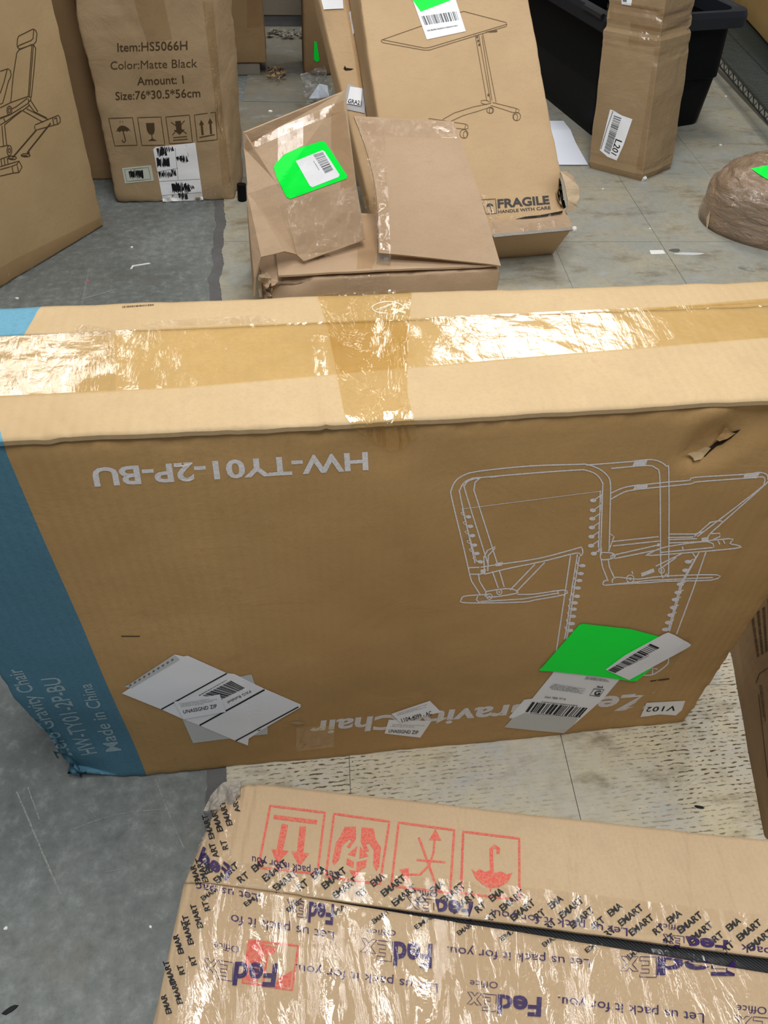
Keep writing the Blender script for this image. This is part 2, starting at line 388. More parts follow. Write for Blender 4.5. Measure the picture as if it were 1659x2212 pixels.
def cyl(a, b, r, n=8):
    a = Vector(a); b = Vector(b); d = (b - a).normalized(); u = d.orthogonal().normalized(); w = d.cross(u)
    V = [];
    for p in (a, b):
        for k in range(n):
            t = 2 * pi * k / n; V.append(p + u * r * cos(t) + w * r * sin(t))
    F = [(k, (k + 1) % n, n + (k + 1) % n, n + k) for k in range(n)] + [tuple(range(n))[::-1], tuple(range(n, 2 * n))]
    return V, F

# ------------------------------------------------------------------ printing on surfaces
class Target:
    """surfaces that prints, labels and tapes are laid on"""
    def __init__(self, objs):
        V = []; F = []
        for o in objs:
            off = Vector(o['_o']); k = len(V)
            V += [v.co + off for v in o.data.vertices]; F += [tuple(i + k for i in p.vertices) for p in o.data.polygons]
        self.t = BVHTree.FromPolygons(V, F); self.last = None
    def hit(self, px, py, off):
        d = ray(px, py); loc, n, i, dist = self.t.ray_cast(EYE, d)
        if loc is None:
            if self.last is None: return rz(px, py, 0)
            loc = rpl(px, py, self.last[0], self.last[1]); n = self.last[1]
        else:
            if n.dot(d) > 0: n = -n
            self.last = (loc, n)
        return loc + n * off
def homog(src, dst):
    A = []
    for (x, y), (u, v) in zip(src, dst):
        A.append([x, y, 1, 0, 0, 0, -u * x, -u * y, u]); A.append([0, 0, 0, x, y, 1, -v * x, -v * y, v])
    n = 8
    for i in range(n):
        p = max(range(i, n), key=lambda r_: abs(A[r_][i])); A[i], A[p] = A[p], A[i]
        for r_ in range(n):
            if r_ != i:
                f = A[r_][i] / A[i][i]
                for c in range(i, n + 1): A[r_][c] -= f * A[i][c]
    h = [A[i][n] / A[i][i] for i in range(n)]
    def f(x, y):
        w_ = h[6] * x + h[7] * y + 1; return ((h[0] * x + h[1] * y + h[2]) / w_, (h[3] * x + h[4] * y + h[5]) / w_)
    return f
_glyph = {}
def glyphs(txt, bold=0.0, spacing=1.0):
    k = (txt, bold, spacing)
    if k in _glyph: return _glyph[k]
    cu = bpy.data.curves.new('t', 'FONT'); cu.body = txt; cu.size = 1; cu.offset = bold; cu.space_character = spacing; cu.resolution_u = 3
    o = bpy.data.objects.new('t', cu); COL.objects.link(o)
    dg = bpy.context.evaluated_depsgraph_get(); me = bpy.data.meshes.new_from_object(o.evaluated_get(dg))
    v = [(q.co.x, q.co.y) for q in me.vertices]; f = [tuple(p.vertices) for p in me.polygons]
    bpy.data.objects.remove(o); bpy.data.curves.remove(cu); bpy.data.meshes.remove(me)
    x0 = min(q[0] for q in v); x1 = max(q[0] for q in v)
    v = [((q[0] - x0) / (x1 - x0), q[1] / 0.729) for q in v]
    _glyph[k] = (v, f); return _glyph[k]
def text_q(txt, A, B, Bt, At, bold=0.0, spacing=1.0):
    """text between start baseline A, end baseline B, end top Bt, start top At (pixels)"""
    v, f = glyphs(txt, bold, spacing); h = homog([(0, 0), (1, 0), (1, 1), (0, 1)], [A, B, Bt, At])
    return [h(*q) for q in v], f
def text_a(txt, A, B, U, bold=0.0, spacing=1.0):
    return text_q(txt, A, B, (B[0] + U[0], B[1] + U[1]), (A[0] + U[0], A[1] + U[1]), bold, spacing)
def ribbon(pts, w, closed=False, maxe=14):
    P = []
    pts = list(pts) + ([pts[0]] if closed else [])
    for a, b in zip(pts, pts[1:]):
        l = math.hypot(b[0] - a[0], b[1] - a[1]); n = max(1, int(l / maxe))
        P += [(a[0] + (b[0] - a[0]) * i / n, a[1] + (b[1] - a[1]) * i / n) for i in range(n)]
    P.append(pts[-1]); V = []; F = []; n = len(P)
    for i, p in enumerate(P):
        a = P[i - 1] if i else (P[-2] if closed else P[0]); b = P[i + 1] if i < n - 1 else (P[1] if closed else P[-1])
        dx, dy = b[0] - a[0], b[1] - a[1]; l = math.hypot(dx, dy) or 1; nx, ny = -dy / l * w / 2, dx / l * w / 2
        V += [(p[0] + nx, p[1] + ny), (p[0] - nx, p[1] - ny)]
        if i: k = 2 * i; F.append((k - 2, k, k + 1, k - 1))
    return V, F
def curve(pts, n=4):
    out = []; P = [pts[0]] + list(pts) + [pts[-1]]
    for i in range(1, len(P) - 2):
        p0, p1, p2, p3 = P[i - 1:i + 3]
        for k in range(n):
            t = k / n
            out.append(tuple(0.5 * (2 * p1[c] + (p2[c] - p0[c]) * t + (2 * p0[c] - 5 * p1[c] + 4 * p2[c] - p3[c]) * t * t + (-p0[c] + 3 * p1[c] - 3 * p2[c] + p3[c]) * t ** 3) for c in (0, 1)))
    out.append(tuple(pts[-1])); return out
def poly(pts, maxe=16):
    bm = bmesh.new(); vs = [bm.verts.new((p[0], p[1], 0)) for p in pts]
    for t in tessellate_polygon([[Vector((p[0], p[1], 0)) for p in pts]]):
        try: bm.faces.new([vs[i] for i in t])
        except ValueError: pass
    for _ in range(7):
        e = [e for e in bm.edges if e.calc_length() > maxe]
        if not e: break
        bmesh.ops.subdivide_edges(bm, edges=e, cuts=1); bmesh.ops.triangulate(bm, faces=bm.faces)
    bm.verts.index_update()
    V = [(v.co.x, v.co.y) for v in bm.verts]; F = [tuple(v.index for v in f.verts) for f in bm.faces]; bm.free()
    return V, F
def ell(cx, cy, rx, ry_, n=16): return [(cx + rx * cos(2 * pi * k / n), cy + ry_ * sin(2 * pi * k / n)) for k in range(n)]
def bars(quad, n, seed=1, v0=0.0, v1=1.0):
    r = random.Random(seed); h = homog([(0, 0), (1, 0), (1, 1), (0, 1)], quad); out = []; x = 0.0; xs = []
    while x < 1:
        w_ = r.choice((1, 1, 2, 3)) / (n * 3.2); xs.append((x, min(1, x + w_))); x += w_ + r.choice((1, 1, 2)) / (n * 3.2)
    for a, b in xs: out.append(([h(a, v0), h(b, v0), h(b, v1), h(a, v1)], [(0, 1, 2, 3)]))
    return join_geo(out)
def smallprint(quad, rows, seed=1, fill=0.8, hgt=0.5):
    """rows of illegibly small type as broken strokes"""
    r = random.Random(seed); h = homog([(0, 0), (1, 0), (1, 1), (0, 1)], quad); out = []
    for i in range(rows):
        y0 = i / rows; y1 = y0 + hgt / rows; x = r.uniform(0, 0.1); end = r.uniform(0.55, 1.0) * fill + 0.1
        while x < min(1, end):
            w_ = r.uniform(0.008, 0.03)
            out.append(([h(x, y0), h(x + w_, y0), h(x + w_, y1), h(x, y1)], [(0, 1, 2, 3)])); x += w_ + r.uniform(0.006, 0.02)
    return join_geo(out)
def lay(name, geo, target, mat, parent, off=0.0004, label=None, wob=None):
    if isinstance(geo, list): geo = join_geo(geo)
    V, F = geo; P = []
    for x, y in V:
        p = target.hit(x, y, off)
        if wob:
            d = wob(p, x, y); p = p + (EYE - p).normalized() * d
        P.append(p)
    me = mesh(P, F); bm = bmesh.new(); bm.from_mesh(me)
    bm.normal_update()
    fl = [f for f in bm.faces if f.normal.dot(EYE - f.calc_center_median()) < 0]
    if fl: bmesh.ops.reverse_faces(bm, faces=fl)
    bm.to_mesh(me); bm.free()
    o = link(name, me, mat, parent)
    if label: o['label'] = label
    return o

# ================================================================== SETTING
floor = link('floor', mesh([(-4, -1.2, 0), (5, -1.2, 0), (5, 6, 0), (-4, 6, 0), (-4, -1.2, -.1), (5, -1.2, -.1), (5, 6, -.1), (-4, 6, -.1)],
      [(0, 1, 2, 3), (7, 6, 5, 4), (0, 4, 5, 1), (1, 5, 6, 2), (2, 6, 7, 3), (3, 7, 4, 0)]), M['concrete'], None, (0, 0, 0))
floor['kind'] = 'structure'
TZ = 0.003
def border(y): return -0.183 + 0.041 * max(0, min(1, (1.9 - y) / 1.2)) + 0.010 * fbm((0.3, y, 0), 9, 3.0, 5) + 0.003 * noise.noise(Vector((1, y * 120, 0)))
# strip of old adhesive beside the torn tile edge
st = []; ys = [-0.4 + i * 0.01 for i in range(540)]
V = []; F = []
for y in ys:
    V += [(border(y) - 0.032 - 0.006 * fbm((9, y, 0), 12, 1.0), y, 0.0006), (border(y) + 0.03, y, 0.0006)]
for i in range(len(ys) - 1): k = 2 * i; F.append((k, k + 1, k + 3, k + 2))
s_ = link('adhesive_strip', mesh(V, F), M['mastic'], floor)
TH = radians(3.3); tu = Vector((cos(TH), -sin(TH), 0)); tv = Vector((sin(TH), cos(TH), 0))
def tile_poly(u0, u1, v0, v1):
    g = 0.0006; u0 += g; u1 -= g; v0 += g; v1 -= g
    P = [tu * u0 + tv * v0, tu * u1 + tv * v0, tu * u1 + tv * v1, tu * u0 + tv * v1]
    if P[0].x < -0.15 or P[3].x < -0.15:
        if P[1].x < -0.16: return None
        n = 40; left = []
        for i in range(n + 1):
            y = P[0].y + (P[3].y - P[0].y) * (1 - i / n); left.append(Vector((border(y), y, 0)))
        return [P[1], P[2]] + left
    return P
for iu in range(-1, 9):
    for iv in range(-4, 12):
        u0 = 0.0175 + iu * 0.347; v0 = 2.244 + (iv - 5) * 0.396
        if u0 + tv.x * v0 > 3.2: continue
        P = tile_poly(u0, u0 + 0.347, v0, v0 + 0.396)
        if not P: continue
        z = TZ + random.uniform(-0.0004, 0.0004); n = len(P)
        me = mesh([(p.x, p.y, z) for p in P] + [(p.x, p.y, 0.0) for p in P], [tuple(range(n))] + [(i, n + i, n + (i + 1) % n, (i + 1) % n) for i in range(n)])
        link('tile', me, M['tile'] if v0 < 1.5 else (M['tile_shaded'] if (v0 > 2.6 and u0 < 0.6) else M['tile_back']), floor)  # far aisle tiles get the copy with shade in its colour
wy = rz(615, 62, 0).y
wall = link('wall_back', mesh([tuple(v) for v in box8(-4, 5, wy + .02, wy + .12, 0.055, 3.2)], [(0, 2, 3, 1), (4, 5, 7, 6), (0, 1, 5, 4), (2, 6, 7, 3), (0, 4, 6, 2), (1, 3, 7, 5)]), M['wallpaint'], None, (0, wy, 0))
wall['kind'] = 'structure'
base = link('gap_strip_back', carton(box8(-4, 5, wy + .03, wy + .05, 0.0, 0.062), r=.004, step=0.2), M['mastic'], None, (0, wy, 0)); base['kind'] = 'structure'  # dark strip standing in for the shaded gap under the wall

# ================================================================== MAIN CARTON
X0, X1, Y0, Y1, ZT = -0.386, 0.614, 0.556, 0.778, 0.694
mb = thing('zero_gravity_chair_carton', 'large brown carton with teal end and white lounge chair drawing, across the middle', 'box', (0.11, 0.66, 0))
hole = ry(1540, 962, Y0)
fr_d = [(hole, 0.045, 0.012), (ry(1500, 985, Y0), 0.02, 0.006), (Vector((X0, Y0, 0.10)), 0.16, 0.016), (Vector((X0, Y0, 0.0)), 0.09, 0.016),
        (ry(840, 955, Y0), 0.05, 0.004), (ry(1640, 900, Y0), 0.05, 0.007)]
fr_c = [(ry(395, 920, Y0), ry(560, 1600, Y0), 0.010, 0.0012), (ry(640, 1575, Y0), ry(640, 1610, Y0), 0.02, 0.002),
        (ry(1659, 1120, Y0), ry(1380, 1560, Y0), 0.012, 0.0022), (ry(870, 1180, Y0), ry(900, 1500, Y0), 0.012, 0.0015), (ry(100, 940, Y0), ry(520, 915, Y0), 0.008, 0.003)]
body = link('body', carton(box8(X0, X1, Y0, Y1, 0, ZT - 0.006), r=0.007, step=0.009, amp=0.0022, freq=5, seed=2, dents=fr_d, creases=fr_c, edgewear=0.004), M['main'], mb, smooth=True)
# the top is two long flaps meeting under the tape
ymid = (rz(0, 730, ZT).y + rz(1659, 655, ZT).y) / 2 - 0.002
tdent = rz(232, 850, ZT)
def flap_fn(edge):
    def fn(u, v, p, n):
        d = 0.0016 * fbm(p, 7, 4) + 0.0009 * fbm(p, 25, 8)
        # both flaps sink slightly at the joint and fold over the outer edge
        e = abs(p.y - edge)
        d -= 0.003 * max(0, 1 - e / 0.012) ** 2
        d -= 0.0035 * max(0, 1 - (p - tdent).length / 0.028)
        for a, b in (((20, 905), (130, 960)), ((100, 880), (150, 935)), ((410, 960), (690, 890)), ((500, 930), (540, 912))):
            dd = segdist(p, rz(*a, ZT), rz(*b, ZT)) / 0.006
            if dd < 1: d -= 0.0016 * (1 - dd)
        d += 0.0022 * max(0, 1 - abs(p.x - rz(700, 880, ZT).x) / 0.006) if p.y < ymid - 0.02 else 0
        return n * d + Vector((0, (-1 if edge < ymid else 1) * 0.0022 * fbm((p.x, 0, 0), 9, 6, 4) * (1 if e < 0.01 else 0.0), 0))
    return fn
ff = link('flap', slab([(X0, Y0 - .001, ZT), (X1, Y0 - .001, ZT), (X1, ymid - 0.0002, ZT), (X0, ymid - 0.0002, ZT)], 220, 28, 0.005, flap_fn(Y0), (0, 0, 1)), M['main_flap'], mb, smooth=False)
fb = link('flap', slab([(X0, ymid + 0.0002, ZT), (X1, ymid + 0.0002, ZT), (X1, Y1 + .001, ZT), (X0, Y1 + .001, ZT)], 160, 12, 0.005, flap_fn(Y1), (0, 0, 1)), M['main_flap_back'], mb)
for o in (ff, fb):
    for p in o.data.polygons: p.use_smooth = abs(p.normal.z) > 0.5
T = Target([body, ff, fb])
# printed lettering
lay('lettering', text_q('HW-TY01-2P-BU', (794, 977), (197, 1012), (205, 1052), (796, 1016), 0.028), T, M['white_ink'], mb, label='large upside-down white model code')
lay('lettering', text_q('Zero Gravity Chair', (1413, 1496), (672, 1559), (668, 1590), (1396, 1531), 0.028), T, M['white_ink'], mb, label='upside-down white product name near the lower edge')
lay('lettering', text_q('Zero Gravity Chair', (157, 1632), (44.7, 1443), (10.5, 1447.5), (121.5, 1640), 0.012), T, M['teal_text'], mb, label='pale text line on the teal end, left')
lay('lettering', text_q('HW-TY01-2P-BU', (209.7, 1626), (126.6, 1462), (85.7, 1466.5), (173.9, 1632), 0.012), T, M['teal_text'], mb, label='pale text line on the teal end, middle')
lay('lettering', text_q('Made in China', (262.5, 1620.5), (196, 1476), (166.7, 1479), (227.9, 1624), 0.012), T, M['teal_text'], mb, label='pale text line on the teal end, right')
# chair drawing
A_ = lambda P: [(950 + 0.4274 * x, 960 + 0.4272 * y) for x, y in P]
ch = []
for P in [
 [(150,655),(120,520),(60,270),(58,230),(75,190),(110,160),(190,135),(450,108),(690,100),(740,100),(800,120),(845,155),(862,200),(860,330),(855,540)],
 [(178,600),(105,270),(103,225),(125,190),(165,170),(215,165),(450,145),(690,128),(740,130),(790,150),(820,190),(822,230),(812,545)],
 [(215,165),(150,180),(127,205),(130,240),(245,610)], [(205,166),(178,190),(172,230),(290,600)],
 [(740,103),(970,85),(1060,75),(1110,85),(1145,110),(1157,150),(1156,630),(1145,652),(1118,650),(1114,330),(1110,150),(1090,118),(1045,105),(865,120)],
 [(865,245),(920,220),(980,207),(1050,200),(1160,188),(1260,180),(1290,165),(1540,150),(1610,140),(1650,150),(1657,175),(1640,205),(1420,400)],
 [(865,275),(930,240),(985,228),(1050,220),(1265,198),(1300,188),(1540,170),(1620,163),(1640,170),(1638,195),(1600,235),(1300,465)],
 [(225,640),(222,570),(240,535),(280,515)], [(242,640),(245,560),(280,522)],
 [(205,620),(300,605),(500,575),(690,525),(715,520),(722,545),(710,562),(690,548),(520,590),(350,625),(225,655)],
 [(150,655),(160,690),(205,760)], [(195,655),(200,690),(235,748)], [(265,640),(295,725)], [(300,635),(325,720)],
 [(355,735),(480,605)], [(385,745),(530,595)],
 [(245,757),(130,765),(110,780),(115,798),(240,800),(430,795),(480,785),(630,758),(625,735),(480,755),(390,757)], [(192,765),(184,785),(200,797)],
 [(205,793),(420,780),(478,770),(600,750)], [(595,738),(600,758)],
 [(235,742),(330,728),(380,735),(385,752),(240,772),(235,742)],
 [(660,560),(625,800),(590,1035),(572,1160)], [(695,555),(668,720),(640,930),(630,985)], [(705,565),(680,720),(650,930),(640,985)],
 [(812,545),(815,580),(860,578),(885,565),(870,548),(812,545)], [(815,580),(822,620),(850,690)], [(850,580),(857,620),(880,670)],
 [(850,685),(830,690),(828,710),(900,705),(1060,697),(1150,690),(1370,685),(1398,658),(1130,665),(1000,680),(900,670),(872,682),(872,700)],
 [(880,706),(1060,686),(1380,672)],
 [(870,490),(1105,465)], [(875,512),(1110,487)], [(1160,452),(1290,452),(1330,440)], [(1150,470),(1280,467)], [(1160,480),(1300,475)], [(870,560),(1100,508)], [(882,576),(1110,530)],
 [(860,450),(880,465),(852,540)], [(1065,548),(1150,515),(1460,475),(1465,500),(1500,508),(1490,525),(1070,560),(1065,548)],
 [(1115,545),(1380,520)], [(1160,497),(1350,490),(1380,500),(1385,520)], [(1225,515),(1230,535)], [(1405,485),(1415,505)], [(1430,480),(1440,500)],
 [(1370,390),(1285,465)], [(1345,480),(1370,445),(1425,395),(1410,385),(1360,395)], [(1370,450),(1415,448),(1415,465),(1380,480)],
 [(1090,615),(1220,552)], [(1112,628),(1195,570)], [(1345,540),(1280,730),(1195,960)], [(1310,545),(1225,700),(1160,945)], [(1300,560),(1217,700),(1153,940)], [(1275,545),(1295,575)],
 [(1155,1080),(1150,1110),(1100,1150),(1065,1165),(1020,1165)], [(1100,1135),(1075,1130),(1075,1160)], [(970,640),(975,655)],
 [(145,622),(150,655),(205,655),(225,645)],[(145,622),(200,620)],
]: ch.append(ribbon(A_(curve(P, 3) if len(P) > 4 else P), 2.9, maxe=20))
ch.append(ribbon(A_([(110,325),(815,235)]), 1.3)); ch.append(ribbon(A_([(112,325),(185,590),(215,600)]), 2)); ch.append(ribbon(A_([(820,232),(812,545)]), 2.2)); ch.append(ribbon(A_([(810,232),(803,545)]), 2.2))
for x, y in [(145,365),(155,413),(165,460),(175,508),(187,550),(205,592)]: ch += [poly(A_(ell(x, y, 14, 9))), ribbon(A_(curve([(x + 5, y), (x - 25, y - 8), (x - 38, y - 20), (x - 25, y - 25)])), 1.8)]
for x, y in [(775,282),(773,332),(770,374),(768,419),(766,465),(764,511),(778,551)]: ch += [poly(A_(ell(x, y, 16, 10))), ribbon(A_([(x + 8, y - 5), (x + 42, y - 28)]), 2.6), ribbon(A_([(x + 38, y - 28), (x + 36, y + 8)]), 3)]
for x, y in [(720,612),(712,652),(705,687),(697,725),(693,767),(682,800),(677,832),(673,868),(667,905),(660,940)]: ch += [poly(A_(ell(x, y, 16, 9))), ribbon(A_(curve([(x, y + 6), (x - 22, y - 5), (x - 28, y - 22)])), 2.4)]
for x, y in [(1255,592),(1243,636),(1215,706),(1203,748),(1190,784),(1180,824),(1168,862),(1155,900),(1140,935)]: ch += [poly(A_(ell(x, y, 19, 10))), ribbon(A_([(x + 10, y - 4), (x + 28, y - 14)]), 2.4)]
for P in [[(985,78),(1050,72),(1040,105),(972,108)], [(985,207),(1055,198),(1045,222),(975,230)], [(1540,145),(1620,138),(1600,170),(1532,172)], [(280,600),(318,592),(314,612),(282,616)], [(205,632),(235,628),(228,655),(207,655)], [(1320,472),(1358,466),(1355,490),(1325,494)], [(1015,650),(1080,625),(1085,645),(1020,668)], [(255,162),(345,155),(255,168)], [(1100,498),(1112,500),(1110,515),(1095,515)]]: ch.append(poly(A_(P)))
for x, y, r_ in [(300,745,13),(250,768,14),(962,678,19),(872,566,9),(1120,636,14)]: ch.append(ribbon(A_(ell(x, y, r_, r_)), 2.4, True, 5)); ch.append(poly(A_(ell(x, y, r_ * .4, r_ * .4))))
lay('chair_drawing', ch, T, M['white_ink'], mb, label='white upside-down outline drawing of a folding lounge chair')
lay('print_mark', ribbon([(262, 1374), (302, 1374)], 2.2), T, M['brown_ink'], mb)
lay('print_mark', ribbon([(1405, 1471), (1446, 1466)], 2.6), T, M['brown_ink'], mb)
# recycling style roundel on the back flap
lay('emblem', [ribbon(curve([(872, 662), (856, 654), (835, 652), (813, 657), (804, 665), (813, 674), (836, 677)], 5), 2.2), ribbon([(812, 670), (848, 656)], 2.0), ribbon([(818, 671), (856, 654)], 1.4),
     ribbon([(845, 667), (876, 676)], 5), ribbon([(849, 678), (874, 664)], 5)], T, M['white_ink'], mb, label='white printed roundel and cross on the back flap')
lay('print_mark', smallprint([(262, 662), (352, 656), (352, 662), (262, 669)], 1, 3), T, M['brown_ink'], mb)
# tapes
def wob(amp, fr, ax=(1, 1, 1), seed=0):
    a = Vector(ax)
    return lambda p, x, y: amp * (1 - abs(noise.noise(Vector((p.x * a.x, p.y * a.y, p.z * a.z)) * fr + Vector((seed, 0, 0))))) * 0.8 + amp * 0.3 * noise.noise(p * fr * 3)
lay('packing_tape', poly([(-60, 733), (300, 713), (830, 691), (1250, 672), (1700, 652), (1700, 727), (1200, 768), (880, 796), (400, 838), (-60, 860)], 9), T, M['amber'], mb, 0.0010, 'long amber tape over the flap joint', wob(0.0004, 9, (1, .3, 1)))
lay('packing_tape', poly([(685, 637), (890, 626), (884, 700), (880, 800), (880, 850), (893, 906), (905, 935), (870, 968), (840, 972), (760, 920), (745, 900), (708, 710)], 8), T, M['amber2'], mb, 0.0016, 'wide crinkled tape crossing the middle', wob(0.0012, 16, (1, .5, .5), 3))
lay('packing_tape', poly([(640, 1570), (722, 1566), (722, 1612), (640, 1622)], 16), T, M['amber2'], mb, 0.0010)
lay('packing_tape', poly([(1350, 676), (1470, 662), (1700, 642), (1700, 652), (1400, 672)], 16), T, M['amber'], mb, 0.0010)
lay('packing_tape', poly([(-60, 735), (150, 722), (180, 703), (230, 712), (246, 716), (250, 800), (252, 845), (170, 850), (-60, 862)], 8), T, M['crink'], mb, 0.0022, 'wrinkled clear tape end at the left', wob(0.0022, 16, (.35, 1.4, 1), 7))
lay('packing_tape', poly([(300, 706), (340, 700), (420, 693), (560, 686), (600, 698), (560, 705), (330, 712)], 14), T, M['clear'], mb, 0.0030)
# torn chip of board at the dent
lay('torn_board', poly([(1472, 972), (1490, 976), (1522, 962), (1534, 964), (1526, 974), (1512, 990), (1498, 994), (1488, 984)], 6), T, M['main_flap'], mb, 0.0035, 'torn pale liner at the dent', wob(.004, 30))
lay('tear', poly([(1516, 985), (1530, 966), (1544, 955), (1562, 946), (1578, 932), (1600, 926), (1580, 944), (1560, 958), (1548, 962), (1534, 974), (1522, 986)], 5), T, M['cavity'], mb, 0.0012, 'dark ragged tear in the front')  # dark patch on whole board, painting the shade inside the tear
lay('torn_board', poly([(1545, 945), (1558, 930), (1566, 915), (1575, 928), (1588, 932), (1570, 944), (1552, 950)], 6), T, M['main'], mb, 0.003, None, wob(.004, 30))
lay('torn_board', poly([(623, 1561), (640, 1557), (662, 1560), (645, 1565)], 8), T, M['edge'], mb, 0.0008)

# relabel sheet, left
def sheet(name, pts, mat, parent, off, label=None, T_=None, maxe=16):
    return lay(name, poly(pts, maxe), T_ or T, mat, parent, off, label)
B_ = lambda P: [(240 + 0.2652 * x, 1390 + 0.2652 * y) for x, y in P]
sl0 = sheet('shipping_label', B_([(575,600),(1045,265),(1145,248),(1275,650),(1275,735),(1130,750),(950,772),(668,808)]), M['offwhite'], mb, 0.0008, 'creased translucent pouch under the relabel sheet')
sheet('print', B_([(1175,720),(1185,705),(1215,695),(1245,685),(1243,690),(1200,712)]), M['grey_ink'], sl0, 0.0012)
sl1 = sheet('shipping_label', B_([(115,345),(150,325),(520,82),(590,98),(625,92),(945,235),(1000,240),(1250,362),(1545,490),(1540,515),(1290,660),(1120,770),(1115,825),(1010,785),(720,660),(575,605),(410,530),(88,400),(160,352)]), M['white'], mb, 0.0013, 'large white relabel sheet with three black rules')
pr = [ribbon(B_([(410, 528), (943, 235)]), 2.6), ribbon(B_([(722, 658), (1250, 368)]), 3.2), ribbon(B_([(1015, 785), (1525, 508)]), 2.6)]
pr.append(bars(B_([(745, 415), (975, 295), (1090, 355), (905, 445)]), 15, 4))
pr.append(smallprint(B_([(680, 432), (945, 285), (945, 296), (690, 442)]), 1, 2, 2))
lay('print', pr, T, M['ink'], sl1, 0.0017, 'barcode and black rules')
lay('print', text_a('FXG Relabel', B_([(1128, 372)])[0], B_([(943, 465)])[0], (4.5, 4.5)), T, M['ink'], sl1, 0.0017, 'printed words FXG Relabel')
sl1b = sheet('pouch_edge', B_([(118,345),(520,85),(560,120),(170,352)]), M['offwhite'], sl1, 0.0018)
lay('print', [ribbon(B_([(150 + 38 * i, 335 - 23 * i), (165 + 38 * i, 322 - 23 * i)]), 3) for i in range(10)], T, M['grey_ink'], sl1, 0.0022)
sl2 = sheet('shipping_label', B_([(512, 462), (885, 402), (935, 545), (590, 605)]), M['white'], mb, 0.0024, 'small white label reading UNASSGND ZIP')
lay('print', text_q('UNASSGND ZIP', *B_([(592, 557), (866, 508), (858, 478), (585, 528)]), 0.008), T, M['ink'], sl2, 0.0028)
lay('print', smallprint(B_([(545, 478), (870, 425), (875, 470), (560, 512)]), 4, 3, 0.9, 0.3), T, M['grey_ink'], sl2, 0.0028)
# small labels, centre
D_ = lambda P: [(620 + 0.5425 * x, 1320 + 0.5425 * y) for x, y in P]
sl3 = sheet('shipping_label', D_([(405, 430), (575, 435), (560, 458), (530, 502), (388, 485)]), M['white'], mb, 0.0010, 'lower of two small labels, reading UNASSGND ZIP')
lay('print', text_q('UNASSGND ZIP', *D_([(403, 480), (521, 487), (524, 473), (406, 467)]), 0.008), T, M['ink'], sl3, 0.0014)
lay('print', smallprint(D_([(410, 447), (560, 453), (555, 465), (408, 460)]), 3, 5, 0.9, 0.3), T, M['grey_ink'], sl3, 0.0014)
sl4 = sheet('shipping_label', D_([(415, 405), (568, 353), (613, 398), (450, 440)]), M['white'], mb, 0.0018, 'upper of two small labels, reading 1104-4099 - AC')
lay('print', text_q('1104-4099 - AC', *D_([(458, 438), (578, 407), (572, 392), (452, 422)]), 0.008), T, M['ink'], sl4, 0.0022)
lay('print', smallprint(D_([(430, 404), (570, 362), (580, 374), (440, 414)]), 3, 6, 0.9, 0.3), T, M['grey_ink'], sl4, 0.0022)
# V102
E_ = lambda P: [(1080 + 0.2652 * x, 1330 + 0.2652 * y) for x, y in P]
sl5 = sheet('shipping_label', E_([(1190, 705), (1508, 688), (1480, 765), (1430, 808), (1300, 800), (1140, 822)]), M['white'], mb, 0.0010, 'small white label reading V102, upside down')
lay('print', text_q('V102', *E_([(1445, 728), (1193, 740), (1180, 778), (1420, 770)]), 0.012, 1.1), T, M['ink'], sl5, 0.0014)
# return label
sl6 = sheet('shipping_label', E_([(440, 450), (975, 512), (840, 672), (600, 885), (518, 950), (290, 930), (35, 903), (105, 828), (70, 822), (195, 680), (262, 670), (400, 500)]), M['white'], mb, 0.0010, 'white return label with barcode and boxed G')
sheet('pouch_edge', E_([(110, 828), (205, 785), (640, 825), (598, 885), (518, 950), (290, 930), (35, 903)]), M['offwhite'], sl6, 0.0014)
pr = [bars(E_([(262, 695), (712, 745), (645, 818), (205, 775)]), 20, 9), smallprint(E_([(690, 487), (935, 520), (920, 540), (670, 510)]), 3, 7, 0.95, 0.5),
      smallprint(E_([(430, 545), (700, 590), (670, 632), (370, 590)]), 5, 8, 0.9, 0.4), smallprint(E_([(330, 690), (620, 722), (615, 732), (325, 698)]), 1, 3, 2, 0.6), smallprint(E_([(240, 785), (640, 815), (636, 822), (236, 790)]), 1, 3, 2, 0.6)]
pr.append(ribbon(E_([(765, 588), (847, 595), (805, 650), (728, 640)]), 1.5, True)); pr.append(text_q('G', *E_([(757, 636), (806, 641), (826, 604), (782, 600)]), 0.03))
pr.append(text_a('fed', E_([(785, 577)])[0], E_([(833, 580)])[0], (1.5, -3.6), 0.03)); pr.append(text_q('5260 7886 9716', *E_([(358, 661), (530, 680), (540, 664), (370, 647)])))
lay('print', pr, T, M['ink'], sl6, 0.0018, 'black barcode, boxed G and address lines')
gl = sheet('green_label', E_([(318, 428), (345, 405), (640, 65), (670, 55), (1060, 98), (1285, 158), (1330, 260), (1230, 420), (1110, 522), (1070, 525), (840, 490), (440, 445), (322, 438)]), M['green'], mb, 0.0022, 'bright green sticker')
wl = sheet('barcode_label', E_([(855, 425), (1010, 310), (1330, 135), (1365, 122), (1420, 145), (1553, 222), (1545, 235), (1045, 510)]), M['white'], mb, 0.0030, 'long white barcode strip on the green sticker')
lay('barcode', [bars(E_([(875, 428), (1220, 212), (1295, 245), (935, 450)]), 26, 12), smallprint(E_([(1040, 390), (1200, 310), (1203, 318), (1045, 396)]), 1, 3, 2)], T, M['ink'], wl, 0.0034)

